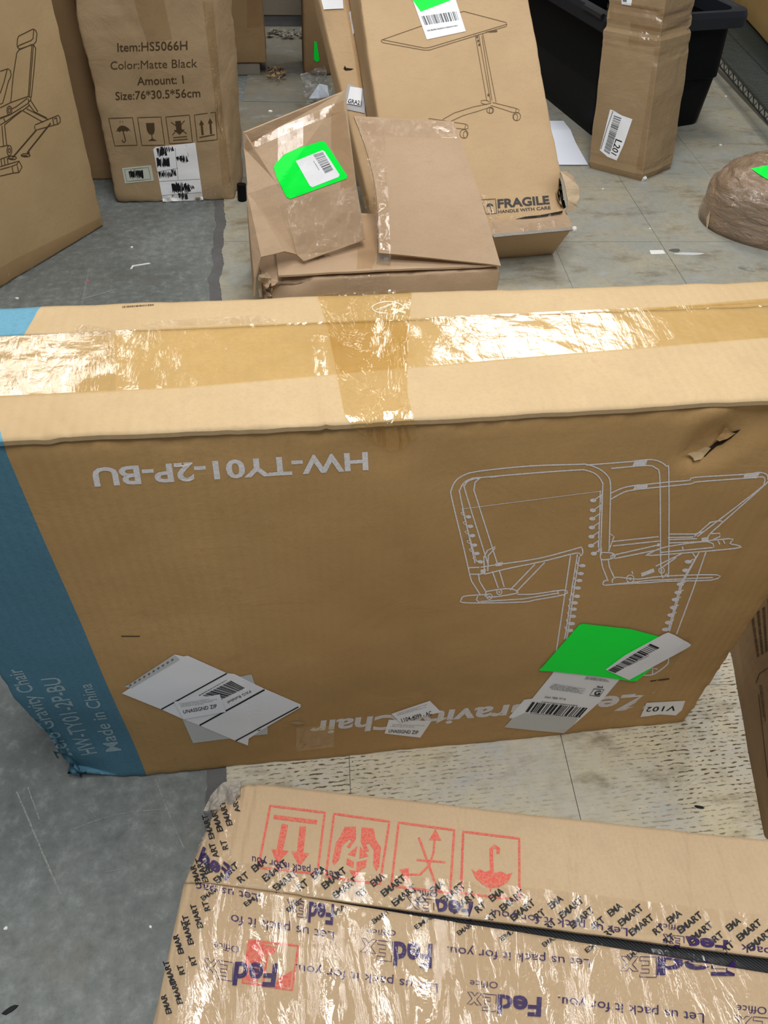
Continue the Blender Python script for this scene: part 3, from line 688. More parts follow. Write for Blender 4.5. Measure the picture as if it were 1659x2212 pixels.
# ================================================================== LEFT CARTON (bench drawing)
c8, R = rot8((-1.054, 1.638, 0.0), 0.9, 0.22, 1.15, radians(1.2), radians(56.2))
bk = thing('exercise_bench_carton', 'tall brown carton at the left with a line drawing of an exercise bench', 'box', (-0.85, 2.0, 0))
bb = link('body', carton(c8, r=0.008, step=0.03, amp=0.003, freq=4, seed=9, edgewear=0.004), M['bike'], bk, smooth=True)
Tb = Target([bb]); K = 0.1899; G_ = lambda P: [(K * x, K * y) for x, y in P]
dr = []
for P in [[(210,410),(375,328),(405,345),(418,380),(410,470),(385,500),(225,555),(200,540),(192,510),(198,440),(210,410)], [(200,530),(215,515),(350,460),(375,435),(382,340)],
 [(360,505),(385,515),(405,550),(385,800),(355,1105)], [(190,600),(215,565),(360,505)], [(190,600),(150,850),(120,1165)], [(362,510),(340,800),(320,1095)], [(378,520),(352,850),(335,1095)],
 [(0,1225),(120,1165),(310,1098),(350,1105),(350,1130)], [(125,1240),(180,1215),(310,1115)], [(350,1130),(310,1180),(120,1300),(0,1350)], [(320,1120),(325,1170)],
 [(0,810),(90,780),(118,805),(125,850),(118,880),(95,920),(60,1060),(30,1170),(0,1185)], [(80,790),(45,930),(0,1060)],
 [(340,1130),(430,1270)], [(322,1180),(405,1290)], [(260,1260),(490,1390)], [(300,1235),(550,1360)], [(390,1270),(530,1340)],
 [(395,1420),(660,1310),(682,1340),(685,1385),(660,1410),(400,1480),(390,1430)], [(597,1345),(612,1420)], [(640,1335),(652,1405)], [(612,1352),(640,1338)],
 [(20,1430),(40,1670)], [(50,1420),(75,1650)], [(0,1420),(60,1385),(240,1255)], [(50,1420),(180,1310),(330,1200)], [(0,1670),(95,1650)], [(100,1775),(0,1810)],
 [(0,1895),(215,1830),(250,1900),(215,1960),(145,1968),(0,2002)], [(0,1928),(135,1890),(148,1965)], [(135,1890),(190,1868),(212,1958)], [(190,1868),(215,1832)], [(10,1810),(20,1885)], [(80,1795),(90,1860)], [(45,1800),(55,1872)], [(0,1340),(110,1300)], [(40,1345),(60,1390)]]:
    dr.append(ribbon(G_(P), 1.8, maxe=8))
for P in [[(410,1480),(160,1770)], [(575,1400),(320,1720)]]: dr.append(ribbon(G_(P), 3.0, maxe=8))
for e in [(105,1255,28,50),(105,1255,13,28),(105,1712,27,58),(105,1712,12,26),(140,1795,45,20),(290,1765,52,18)]: dr.append(ribbon(G_(ell(*e)), 1.8, True, 4))
for e in [(320,1735,16,16),(150,1780,14,12),(120,1805,35,8),(280,1770,35,7)]: dr.append(poly(G_(ell(*e)), 6))
lay('bench_drawing', dr, Tb, M['brown_ink'], bk, 0.0006, 'brown outline drawing of an adjustable bench')
lay('packing_tape', poly([(30, 560), (216, 470), (217, 488), (0, 622), (-20, 640), (-20, 590)], 16), Tb, M['browntape'], bk, 0.001, 'tape along the lower edge')

# ================================================================== STAND CARTON (labels blacked out)
yb = rz(252, 440, 0).y; yr = rz(508, 432, 0).y; Bl = rz(252, 440, 0.0); Br = rz(508, 432, 0.0); Bb = rz(541, 418, 0.0)
def up(px0, px1, base, y): # point on the frame-top line, raised to z ~0.8
    a = ry(px0[0], px0[1], y); d = (a - base); return base + d * (0.80 / d.z)
Tl = up((158, 0), 0, Bl, yb); Tr = up((437, 0), 0, Br, yr); Tb_ = up((520, 0), 0, Bb, Bb.y + 0.02)
dl = Vector((0.01, 0.25, 0)); db = Bb - Br
c8 = [Bl, Br, Bl + dl + Vector((0, 0.03, 0)), Bb + Vector((-0.02, 0.14, 0)), Tl, Tr, Tl + Vector((-0.03, 0.28, 0)), Tb_ + Vector((-0.02, 0.12, 0))]
hs = thing('crushed_tall_carton', 'tall creased carton with black item and size text and scribbled-out shipping labels', 'box', (-0.35, 2.65, 0))
hb = link('body', carton(c8, r=0.012, step=0.016, amp=0.006, freq=7, seed=14, edgewear=0.006,
     dents=[(rz(530, 425, 0.04), 0.07, 0.03), (ry(475, 270, yr), 0.05, 0.012)],
     creases=[(ry(245, 0, yb), ry(285, 60, yb), 0.02, 0.006), (ry(180, 62, yb), ry(300, 55, yb), 0.012, 0.004), (ry(476, 236, yr), ry(506, 405, yr), 0.012, 0.006), (ry(255, 435, yb), ry(300, 448, yb), 0.02, 0.004)]), M['hs'], hs, smooth=True)
Th = Target([hb]); Q = 0.3376
lay('packing_tape', poly([(285, -20), (350, -20), (372, 84), (320, 96), (300, 40)], 12), Th, M['browntape'], hs, 0.001, 'strip of brown tape at the top')
lay('packing_tape', poly([(437, 3), (460, 3), (470, 120), (480, 235), (500, 400), (480, 400), (470, 290), (462, 200)], 10), Th, M['browntape'], hs, 0.001)
lay('packing_tape', poly([(262, 428), (350, 436), (430, 432), (500, 422), (510, 405), (470, 396), (430, 412), (340, 428)], 8), Th, M['crink'], hs, 0.002, 'shiny torn tape along the base', wob(0.0015, 20))
for tx, q in [('Item:HS5066H', [(253.9, 111.4), (405, 107.4), (404.5, 87), (253, 91.8)]), ('Color:Matte Black', [(239, 150), (426, 145), (426, 125.6), (238.4, 131.7)]),
              ('Amount: 1', [(296.4, 184), (397.7, 180), (395.7, 161.4), (295.7, 165.4)]), ('Size:76*30.5*56cm', [(249.8, 216), (433, 209.3), (432, 190), (248.8, 197.5)])]:
    lay('lettering', text_q(tx, *q, 0.0 if 'Matte' in tx else 0.01), Th, M['brown_ink'], hs, 0.0008, 'dark printed line ' + tx.split(':')[0].lower())
def S_(P): return [(Q * x, Q * y) for x, y in P]
def icon(quad, strokes=(), fills=(), w=1.6, frame=True):
    h = homog([(0, 0), (1, 0), (1, 1), (0, 1)], quad); out = []
    if frame: out.append(ribbon(list(quad), w, True, 10))
    for s, ww in strokes: out.append(ribbon([h(*p) for p in s], ww, maxe=8))
    for f_ in fills: out.append(poly([h(*p) for p in f_], 10))
    return join_geo(out)
umb = [[(0.2, 0.42), (0.28, 0.30), (0.4, 0.22), (0.5, 0.20), (0.62, 0.22), (0.75, 0.30), (0.82, 0.42), (0.74, 0.37), (0.66, 0.42), (0.58, 0.38), (0.5, 0.43), (0.43, 0.38), (0.34, 0.43), (0.27, 0.38)]]
lay('handling_icon', icon(S_([(695,757),(848,752),(878,928),(735,933)]), [([(0.5, 0.42), (0.52, 0.8), (0.46, 0.88), (0.38, 0.84), (0.38, 0.78)], 2.2), ([(0.46, 0.1), (0.44, 0.16)], 1), ([(0.55, 0.1), (0.56, 0.16)], 1)], [[(x, y + 0.06) for x, y in umb[0]]]), Th, M['brown_ink'], hs, 0.0008, 'umbrella keep-dry icon')
lay('handling_icon', icon(S_([(880,752),(1030,748),(1055,928),(908,930)]), [([(0.5, 0.6), (0.5, 0.82)], 2)], [[(0.32, 0.2), (0.68, 0.2), (0.66, 0.45), (0.6, 0.58), (0.5, 0.62), (0.38, 0.58), (0.32, 0.45)], [(0.5, 0.74), (0.68, 0.84), (0.30, 0.84)]]), Th, M['brown_ink'], hs, 0.0008, 'wine glass fragile icon')
lay('handling_icon', icon(S_([(1060,748),(1212,735),(1232,912),(1085,918)]), [([(0.2, 0.2), (0.8, 0.66)], 1.6), ([(0.78, 0.18), (0.18, 0.68)], 1.6), ([(0.2, 0.78), (0.8, 0.76)], 1.8), ([(0.18, 0.88), (0.82, 0.86)], 1.8)], [[(0.38, 0.18), (0.62, 0.18), (0.62, 0.5), (0.74, 0.5), (0.5, 0.68), (0.26, 0.5), (0.38, 0.5)]]), Th, M['brown_ink'], hs, 0.0008, 'do not stack icon')
lay('handling_icon', icon(S_([(1243,735),(1378,717),(1390,893),(1263,907)]), [([(0.12, 0.84), (0.9, 0.8)], 2), ([(0.3, 0.76), (0.3, 0.35)], 4.6), ([(0.72, 0.76), (0.72, 0.33)], 4.6)], [[(0.18, 0.38), (0.3, 0.2), (0.42, 0.38)], [(0.6, 0.36), (0.72, 0.18), (0.84, 0.36)]]), Th, M['brown_ink'], hs, 0.0008, 'this side up icon')
def scribble(cx, cy, rx, ry_, n, w, seed):
    r = random.Random(seed); P = []
    for i in range(n):
        t = i / n * 2 - 1; P.append((cx + rx * t, cy + ry_ * (1 if i % 2 else -1) * r.uniform(0.6, 1.05)))
    return ribbon(P, w, maxe=12)
la = lay('shipping_label', poly(S_([(780,1075),(967,1055),(985,1155),(800,1173)]), 10), Th, M['cream'], hs, 0.0010, 'small cream label with black scribble')
lay('ink_scribble', [scribble(294.5, 376, 15, 9, 30, 4, 3), ribbon(S_([(796,1085),(950,1070),(965,1145),(812,1160)]), 0.8, True)], Th, M['ink'], la, 0.0014)
lb = lay('shipping_label', poly(S_([(980,955),(995,940),(1250,912),(1300,1280),(1043,1290)]), 12), Th, M['white'], hs, 0.0010, 'tall white shipping label blacked out by marker')
lay('ink_scribble', [scribble(350, 328, 10, 9, 16, 5, 5), scribble(362, 322, 14, 5, 14, 5, 15), scribble(353, 350, 13, 10, 22, 5, 6), scribble(388, 342, 6, 4, 8, 5, 27), scribble(398, 343, 8, 9, 12, 5, 7), scribble(358, 376, 14, 7, 18, 5, 8), scribble(376, 372, 5, 9, 6, 4, 28), scribble(392, 405, 19, 11, 26, 6, 9), scribble(412, 404, 9, 4, 8, 4, 19), scribble(396, 423, 9, 7, 12, 6, 10)], Th, M['ink'], lb, 0.0015)
lay('print', [ribbon(S_(P), 0.8) for P in [[(1018,1160),(1280,1145)], [(1035,1250),(1290,1230)], [(1120,945),(1140,1150)], [(1000,1100),(1140,1075)], [(1190,925),(1205,1000)]]], Th, M['grey_ink'], lb, 0.0013)
# black foot poking out of the crushed corner
ft = rz(533, 420, 0.02)
fo = mesh(*join_geo([cyl(ft + Vector((-0.016, -0.004, -0.018)), ft + Vector((-0.014, 0.0, 0.035)), 0.015, 10)]))
link('black_foot', fo, M['black'], hs)['label'] = 'black plastic foot showing through the burst corner'

# ================================================================== DARK CARTONS BEHIND
q = rz(232, 405, 0)
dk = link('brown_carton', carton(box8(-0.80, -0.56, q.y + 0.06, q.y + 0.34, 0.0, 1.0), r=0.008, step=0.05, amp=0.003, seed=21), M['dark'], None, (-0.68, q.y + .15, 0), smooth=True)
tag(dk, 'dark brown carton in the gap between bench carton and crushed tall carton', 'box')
q0 = rz(536, 168, 0); q1 = rz(577, 170, 0)
cs = thing('background_carton', 'upright brown carton on a low pale base behind the crushed tall carton', 'box', (q0.x, q0.y + .15, 0))
xx = rz(577, 160, 0.03).x
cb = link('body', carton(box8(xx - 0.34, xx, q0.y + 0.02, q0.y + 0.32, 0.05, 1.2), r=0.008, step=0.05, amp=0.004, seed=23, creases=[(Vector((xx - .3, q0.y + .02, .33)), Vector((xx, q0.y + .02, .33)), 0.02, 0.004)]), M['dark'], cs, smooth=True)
Tc = Target([cb])
lay('packing_tape', poly([(534, -10), (566, -10), (572, 58), (534, 60)], 14), Tc, M['browntape'], cs, 0.001)
link('base', carton(box8(xx - 0.34, xx - 0.03, q0.y + 0.03, q0.y + 0.30, 0.0, 0.049), r=0.005, step=0.08, amp=0.001), M['wood'], cs)

def crumb(name, label, cat, px, py, sx, sy, mat, z=TZ, h=0.003, seed=1, rot=0.0, group=None, shape=None):
    c = rz(px, py, z); V = []; n = 9; r = random.Random(seed)
    prof = shape or [(cos(2 * pi * k / n) * r.uniform(0.7, 1.1), sin(2 * pi * k / n) * r.uniform(0.7, 1.1)) for k in range(n)]
    n = len(prof); cr, sr = cos(rot), sin(rot)
    bot = [(c.x + (x * sx * cr - y * sy * sr), c.y + (x * sx * sr + y * sy * cr), z + 0.0002) for x, y in prof]
    topv = [(a + (c.x - a) * 0.08, b + (c.y - b) * 0.08, z + h * r.uniform(0.7, 1.2)) for a, b, _ in bot]
    me = mesh(bot + topv, [tuple(range(n))[::-1], tuple(range(n, 2 * n))] + [(i, (i + 1) % n, n + (i + 1) % n, n + i) for i in range(n)])
    o = link(name, me, mat, None, c); return tag(o, label, cat, group)
# leaf-like rubbish by the background carton and along the wall
V = []; F = []; r = random.Random(5)
for i in range(60):
    c = rz(r.uniform(580, 616), r.uniform(146, 172), 0.004 + r.uniform(0, 0.02)); k = len(V)
    a = r.uniform(0, 6); s = r.uniform(.006, .016)
    V += [c + Vector((cos(a) * s, sin(a) * s, r.uniform(0, .012))), c + Vector((cos(a + 2) * s, sin(a + 2) * s, r.uniform(0, .01))), c + Vector((cos(a + 4) * s, sin(a + 4) * s, 0))]
    F.append((k, k + 1, k + 2))
o = link('floor_rubbish', mesh(V, F), M['dark'], None, rz(598, 160, 0)); o['kind'] = 'stuff'; tag(o, 'dark shredded litter beside the background carton', 'debris')
V = []; F = []
for i in range(90):
    c = rz(r.uniform(578, 656), r.uniform(64, 80), 0.004 + r.uniform(0, 0.015)); k = len(V)
    a = r.uniform(0, 6); s = r.uniform(.006, .02)
    V += [c + Vector((cos(a) * s, sin(a) * s, r.uniform(0, .012))), c + Vector((cos(a + 2) * s, sin(a + 2) * s, r.uniform(0, .01))), c + Vector((cos(a + 4) * s, sin(a + 4) * s, 0))]
    F.append((k, k + 1, k + 2))
o = link('floor_rubbish', mesh(V, F), M['wood'], None, rz(615, 72, 0)); o['kind'] = 'stuff'; tag(o, 'crumbled pale rubble along the foot of the back wall', 'debris')

# ================================================================== DESK CARTON, leaning
p0 = Vector((0.312, 1.995, 0.122))
c8, R = rot8(p0, 0.518, 0.15, 1.05, radians(-55), radians(4.4))
dn = R @ Vector((0, -1, 0))
dz = thing('desk_carton', 'tan carton leaning back, printed with a height-adjustable desk and FRAGILE', 'box', (0.6, 2.1, 0))
def fp(px, py, off=0.0): return rpl(px, py, p0, dn) + dn * off
db_ = link('body', carton(c8, r=0.008, step=0.02, amp=0.003, freq=5, seed=31, edgewear=0.003, dents=[(fp(1222, 420), 0.07, 0.025)],
     creases=[(fp(1125, 0), fp(1200, 375), 0.012, 0.003), (fp(1030, 250), fp(1040, 460), 0.02, 0.002), (fp(1050, 470), fp(1215, 456), 0.008, 0.004)]), M['desk'], dz, smooth=True)
Td = Target([db_])
H_ = lambda P: [(500 + .3617 * x, .3617 * y) for x, y in P]; I_ = lambda P: [(1000 + .3972 * x, .3972 * y) for x, y in P]
dd = [ribbon(H_(P), 1.2, maxe=14) for P in [[(895,240),(1385,68),(1640,135),(1645,148),(1640,158),(1180,300),(1150,300),(905,256),(893,247),(895,240)], [(900,238),(1150,287),(1180,285),(1642,146)],
 [(1455,210),(1525,605)], [(1475,205),(1548,612)], [(1500,200),(1580,612)], [(1495,215),(1555,600)], [(1260,715),(1330,675),(1440,640),(1550,617)], [(1310,725),(1380,692),(1480,662),(1550,640)],
 [(1180,708),(1400,742),(1412,750),(1412,768),(1392,772),(1325,765)], [(1180,708),(1178,728)], [(1400,742),(1392,772)]]]
dd += [ribbon(I_(P), 1.2, maxe=14) for P in [[(160,558),(290,590),(305,598),(303,615),(270,612),(165,578),(150,575)], [(100,562),(98,548),(128,545),(145,556)], [(290,590),(285,612)], [(100,562),(130,570)]]]
dd += [ribbon(H_(ell(1388,800,24,26)), 1.3, True, 4), ribbon(H_(ell(1396,805,12,20)), 1.2, True, 4), ribbon(I_(ell(292,634,21,23)), 1.3, True, 4), ribbon(I_(ell(148,600,19,17)), 1.3, True, 4), ribbon(I_(ell(152,602,9,15)), 1.2, True, 4), ribbon(I_(ell(286,638,11,18)), 1.2, True, 4)]
dd += [poly(H_(ell(x, y, 6, 8)), 8) for x, y in [(1467,222),(1473,245),(1479,268),(1534,568)]] + [poly(H_([(1515,192),(1560,180),(1588,182),(1586,192),(1545,195)]), 10)]
lay('desk_drawing', dd, Td, M['desk_ink'], dz, 0.0008, 'thin brown drawing of a wheeled single-leg desk')
lay('lettering', text_q('FRAGILE', (1075.2, 449.3), (1187.4, 440.3), (1184.5, 422.3), (1074, 430.5), 0.035), Td, M['frag_ink'], dz, 0.0010, 'bold charcoal word FRAGILE')
lay('lettering', text_q('HANDLE WITH CARE', (1076.4, 461), (1189.5, 452), (1188.5, 445), (1075.6, 454.4), 0.02), Td, M['frag_ink'], dz, 0.0010, 'charcoal words HANDLE WITH CARE')
lay('handling_icon', icon([(1039, 432), (1070, 430), (1073, 461), (1050, 463)], [([(0.5, 0.4), (0.55, 0.85), (0.45, 0.9)], 2)], [[(x, y + .02) for x, y in umb[0]]], 1.5), Td, M['frag_ink'], dz, 0.0010, 'small umbrella icon')
lay('packing_tape', poly([(1030, 418), (1075, 432), (1078, 470), (1215, 462), (1236, 494), (1060, 508), (1040, 470)], 8), Td, M['crink'], dz, 0.0030, 'crinkled clear tape over the bottom edge', wob(.002, 30))
gl2 = lay('green_label', poly(H_([(1060,-30),(1300,-30),(1330,-5),(1130,72)]), 12), Td, M['green'], dz, 0.0018, 'bright green sticker corner')
wl2 = lay('shipping_label', poly([(884, -20), (978, -20), (1006, 68), (922, 86)], 12), Td, M['white'], dz, 0.0012, 'white barcode label')
lay('barcode', [bars([(910, 36), (985, 25), (991, 44), (918, 55)], 18, 21), smallprint([(920, 66), (986, 55), (988, 60), (924, 72)], 1, 3, 2)], Td, M['grey_ink'], wl2, 0.0016)
# lower closing flap, standing a little proud so that a real slit shows above it
q = [fp(1052, 482, 0.004), fp(1225, 468, 0.007), fp(1238, 497, 0.003), fp(1062, 511, 0.003)]
link('closing_flap', slab(q, 10, 3, 0.004, lambda u, v, p, n: n * 0.002 * fbm(p, 20, 3), dn), M['open'], dz)['label'] = 'lower flap torn along its top edge'
def tfn(c): return dn * (0.006 * fbm(c, 18, 4)) 
lay('tear', poly([(1207, 384), (1211, 392), (1216, 425), (1222, 448), (1216, 452), (1210, 430), (1206, 402)], 5), Td, M['cavity'], dz, 0.0015, 'dark split along the corner')  # dark patch painted for the shade within the split
lay('tear', poly([(1112, 475), (1135, 469), (1165, 466), (1215, 457), (1213, 463), (1160, 472), (1135, 474)], 5), Td, M['cavity'], dz, 0.0035, 'dark slit above the closing flap')  # dark patch painted for the shade in the slit
lp = [fp(1210, 372, .002), fp(1219, 376, .012), fp(1232, 392, .020), fp(1243, 412, .022), fp(1246, 436, .018), fp(1240, 447, .012), fp(1246, 452, .008), fp(1236, 458, .006), fp(1222, 460, .004), fp(1222, 440, 0.012), fp(1216, 410, .012)]
link('torn_flap', poly_sheet(lp, 0.004, tfn, 0.015), M['edge'], dz)['label'] = 'torn corner of board curling out'
sh = [fp(1040, 468, 0.0105), fp(1118, 470, 0.0085), fp(1205, 456, 0.012), fp(1215, 462, 0.012), fp(1170, 468, .011), fp(1118, 474, 0.009), fp(1045, 474, .0105)]
# grey end cap strip and the styrofoam crumb on the corner
link('edge_strip', slab([fp(1063, 507, 0.004), fp(1234, 492, 0.004), fp(1236, 498, 0.004), fp(1066, 514, 0.004)], 16, 2, 0.006, lambda u, v, p, n: n * 0.002 * fbm(p, 40, 3), dn), M['greyrag'], dz)['label'] = 'scuffed grey edge strip'
ic = rz(1242, 495, 0.115)
bm = bmesh.new(); bmesh.ops.create_icosphere(bm, subdivisions=2, radius=0.008, matrix=Matrix.Translation(fp(1240, 495, 0.0)))
for v in bm.verts: v.co += Vector((noise.noise(v.co * 200), noise.noise(v.co * 210), noise.noise(v.co * 190))) * 0.003
me = bpy.data.meshes.new('f'); bm.to_mesh(me); bm.free(); link('foam_chip', me, M['foam'], dz)['label'] = 'white foam chip at the corner'

# ================================================================== BULGED CARTON behind it
off = -0.175
def bp(px, py): return rpl(px, py, p0 + dn * off, dn) + dn * 0
a, b = bp(688, 0), bp(742, 215); u = (a - b).normalized(); wv = (R @ Vector((1, 0, 0)))
b0 = b - u * ((b.z - 0.070) / u.z); b1 = b0 + wv * 0.25; t0 = b0 + u * 1.05; t1 = b1 + u * 1.05; dp = -dn * 0.085
bc = thing('bulging_carton', 'swollen brown carton leaning left of the desk carton, shipping pouch near its top', 'box', (b0.x, b0.y, 0))
bo = link('body', carton([b0, b1, b0 + dp, b1 + dp, t0, t1, t0 + dp, t1 + dp], r=0.012, step=0.02, amp=0.003, freq=6, seed=41, bulge=[(1, -1, 0.018)],
       creases=[(bp(702, 40), bp(752, 190), 0.012, 0.006), (bp(752, 30), bp(790, 230), 0.014, 0.006)]), M['desk'], bc, smooth=True)
Tq = Target([bo])
lay('packing_tape', poly([(742, -10), (776, -10), (815, 250), (783, 252), (765, 120)], 10), Tq, M['browntape'], bc, 0.001)
lay('shipping_pouch', poly([(692, -10), (740, -10), (742, 20), (718, 21), (700, 22)], 6), Tq, M['white'], bc, 0.003, 'crinkled white shipping pouch', wob(.0012, 18))
lay('shipping_label', poly([(766, 10), (775, 55), (763, 76), (755, 28)], 8), Tq, M['white'], bc, 0.002, 'folded white label')
lay('hand_hole', poly([(742, 149), (745, 142), (748, 147), (764, 149), (758, 152), (746, 153)], 5), Tq, M['cavity'], bc, 0.001)  # hole drawn as a dark patch, its inner shade painted
# narrow dark carton behind
q0 = rz(664, 165, 0); 
nb = thing('narrow_carton', 'narrow shadowed carton with a green sticker, upright left of the bulging carton', 'box', (q0.x + .04, q0.y, 0))
wl_ = rz(655, 150, 0).x
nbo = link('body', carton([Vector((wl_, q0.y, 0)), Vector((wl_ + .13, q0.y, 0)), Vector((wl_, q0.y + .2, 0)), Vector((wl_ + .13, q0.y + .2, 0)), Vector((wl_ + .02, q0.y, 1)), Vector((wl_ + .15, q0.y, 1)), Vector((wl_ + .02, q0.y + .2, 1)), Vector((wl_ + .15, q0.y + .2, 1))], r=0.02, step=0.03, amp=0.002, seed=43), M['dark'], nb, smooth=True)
Tn = Target([nbo]); lay('green_label', poly([(679, 88), (684, 90), (690, 130), (684, 134), (678, 128)], 8), Tn, M['green'], nb, 0.002, 'edge of a green sticker')
# clear bag and grey mailer
bgc = [rz(652, 160, .10), rz(700, 140, .16), rz(722, 210, .06), rz(664, 226, .02)]
bag = link('plastic_bag', slab(bgc, 26, 26, 0.0012, lambda u, v, p, n: n * (0.014 * fbm(p, 22, 6) + 0.007 * abs(fbm(p, 60, 2))), (0, -1, .5)), M['bag'], None, (bgc[3].x, bgc[3].y, 0))
tag(bag, 'clear crinkled plastic bag slumped against the narrow carton', 'bag')
q = [rz(668, 216, .03), rz(690, 184, .06), rz(708, 188, .06), rz(712, 212, .045), rz(690, 216, .03)]
lp_ = link('paper_slip', poly_sheet([v + Vector((0, .015, 0)) for v in q], 0.0012, None, .03), M['paper'], None, q[0]); tag(lp_, 'white slip of paper inside the clear plastic bag', 'paper')
M['silver'] = plain('silver_film', (0.42, 0.43, 0.44), 0.35, 0.5)
mo = lay('silver_sleeve', poly([(742, 236), (752, 182), (790, 196), (788, 246)], 6), Tq, M['silver'], bc, 0.003, 'silver-grey mailing sleeve stuck on the face')
l_ = lay('label', poly([(757, 190), (782, 194), (779, 232), (750, 226)], 10), Tq, M['white'], mo, 0.007, 'white code label')
lay('print', text_q('GRA21', (752, 225), (781, 231), (781, 221), (754, 216), 0.02), Tq, M['ink'], l_, 0.0075)

# ================================================================== OPEN CARTON
zc = 0.20
oc = thing('open_carton', 'battered tan carton with two raised flaps, green sticker on the left one', 'box', (0.25, 1.9, 0))
FL = rz(556, 598, zc); FR = rz(1084, 574, zc); ax_ = (FR - FL).normalized(); ay = Vector((-ax_.y, ax_.x, 0))
c8 = [FL + Vector((0, 0, -zc)), FR + Vector((0, 0, -zc)), FL + ay * .42 + Vector((0, 0, -zc)), FR + ay * .222 + Vector((0, 0, -zc)),
      FL + Vector((0, 0, -.012)), FR + Vector((0, 0, -.012)), FL + ay * .42 + Vector((0, 0, -.012)), FR + ay * .222 + Vector((0, 0, -.012))]
ob_ = link('body', carton(c8, r=0.008, step=0.016, amp=0.004, freq=7, seed=51, edgewear=0.006, dents=[(FL + Vector((0.0, 0, -.04)), 0.09, 0.035), (FL + Vector((.09, 0, 0)), 0.05, 0.02)],
     creases=[(rz(700, 585, zc) - Vector((0, 0, .012)), rz(840, 430, zc), 0.01, .001)]), M['open'], oc, smooth=True)
# inner flap lying over the top
q = [FL + ax_ * .05 + ay * .004, FR - ax_ * .004 + ay * .004, FR + ay * .205, FL + ay * .385 + ax_ * .05]
inn = link('inner_flap', slab(q, 30, 14, 0.005, lambda u, v, p, n: n * (0.003 * fbm(p, 8, 2) - 0.004 * (1 - v) * 0), (0, 0, 1)), M['open'], oc)
opn = link('opening', slab([FL + ay * .36 + ax_ * .06 - Vector((0, 0, .007)), FR + ay * .196 - ax_ * .02 - Vector((0, 0, .007)), FR + ay * .217 - ax_ * .02 - Vector((0, 0, .007)), FL + ay * .415 + ax_ * .06 - Vector((0, 0, .007))], 20, 3, .002, None, (0, 0, 1)), M['cavity'], oc)  # dark sheet laid on the closed top in place of a shaded inside
opn['label'] = 'dark sheet for the shaded opening behind the inner flap'
To = Target([ob_, inn])
lay('packing_tape', poly([(778, 425), (812, 425), (812, 560), (800, 590), (770, 592)], 12), To, M['browntape'], oc, 0.001)
lay('packing_tape', poly([(740, 598), (845, 592), (840, 640), (750, 650)], 10), To, M['clear'], oc, 0.001)
# left flap: tall bent sheet with its side panel
yF = FL.y
def L3(px, py, y): return ry(px, py, y)
A1 = L3(528, 284, yF + .20); B1 = L3(743, 196, yF + .30); C1 = L3(788, 517, yF + .13); D1 = L3(655, 566, yF + .05); E1 = L3(566, 552, yF + .02)
Fm = L3(600, 430, yF + .11)
def lf(c): return Vector((0, -1, .4)) * (0.004 * fbm(c, 8, 3) + 0.0015 * fbm(c, 30, 1))
fold = L3(612, 380, yF + .155)
left = link('outer_flap', poly_sheet([A1, B1, L3(768, 400, yF + .19), C1, L3(720, 543, yF + .09), D1, L3(640, 552, yF + .06), L3(600, 400, yF + .14), L3(529, 316, yF + .20)], 0.005, lf, 0.028), M['open'], oc)
left['label'] = 'left flap carrying the green sticker'
side = link('side_panel', poly_sheet([A1 + Vector((0, .002, 0)), L3(600, 396, yF + .142), L3(641, 552, yF + .062), L3(612, 545, yF + .035), L3(566, 556, yF + .012), L3(553, 600, yF), L3(551, 640, yF + .0), L3(536, 420, yF + .12), L3(528, 320, yF + .195)], 0.005, lf, 0.03), M['open'], oc)
side['label'] = 'folded side panel below the left flap'
Tf = Target([left, side])
gl3 = lay('green_label', poly([(591, 362), (596, 352), (615, 334), (640, 322), (694, 305), (702, 307), (750, 380), (748, 386), (626, 430), (618, 425), (598, 385)], 10), Tf, M['green'], oc, 0.0015, 'bright green sticker')
wl3 = lay('barcode_label', poly([(638, 348), (695, 325), (700, 327), (733, 378), (730, 383), (674, 405), (669, 402)], 10), Tf, M['white'], oc, 0.0022, 'white barcode label on the green sticker')
lay('barcode', [bars([(675, 337), (719, 368), (701, 375), (677, 343)], 1, 3)] and [bars([(676, 335), (702, 375), (719, 367), (697, 329)], 13, 31), smallprint([(676, 348), (688, 368), (690, 367), (678, 347)], 1, 4, 2)], Tf, M['grey_ink'], wl3, 0.0026)
lay('packing_tape', poly([(528, 330), (530, 306), (742, 216), (743, 240), (640, 280)], 10), Tf, M['browntape'], oc, 0.0012)
lay('packing_tape', poly([(600, 278), (655, 262), (655, 315), (640, 322), (612, 335), (600, 350)], 10), Tf, M['browntape'], oc, 0.0016)
lay('packing_tape', poly([(715, 245), (745, 240), (770, 400), (735, 412), (735, 360), (715, 318)], 10), Tf, M['browntape'], oc, 0.0012)
lay('packing_tape', poly([(602, 440), (680, 418), (768, 400), (788, 517), (700, 555), (650, 566), (638, 560), (630, 520)], 7), Tf, M['crink'], oc, 0.003, 'shiny crinkled clear tape across the left flap', wob(.003, 22))
# right flap
z0 = 0.225
rq = [rz(818, 546, z0), rz(1083, 572, z0 - .018), ry(980, 262, yF + .36), ry(764, 251, yF + .36)]
def rf(u, v, p, n):
    d = 0.003 * fbm(p, 6, 5); s = Vector((0, 0, 0))
    if u < 0.3: s = ax_ * (0.022 * sin(pi * v) * (1 - u / .3)) * -1 * -0.9
    d -= 0.02 * max(0, abs(u - .5) * 2 - .8) * (1 - v) if u > .5 else 0
    return n * (d + 0.012 * sin(pi * v)) + s
rflap = link('outer_flap', slab(rq, 34, 34, 0.006, rf, (0, -1, 1)), M['open'], oc)
rflap['label'] = 'bare right flap folded down toward the front'
Tr_ = Target([rflap])
lay('packing_tape', poly([(770, 256), (830, 262), (838, 420), (845, 560), (818, 556), (806, 400)], 9), Tr_, M['clear'], oc, 0.0016, 'clear tape along the flap edge', wob(.001, 20))
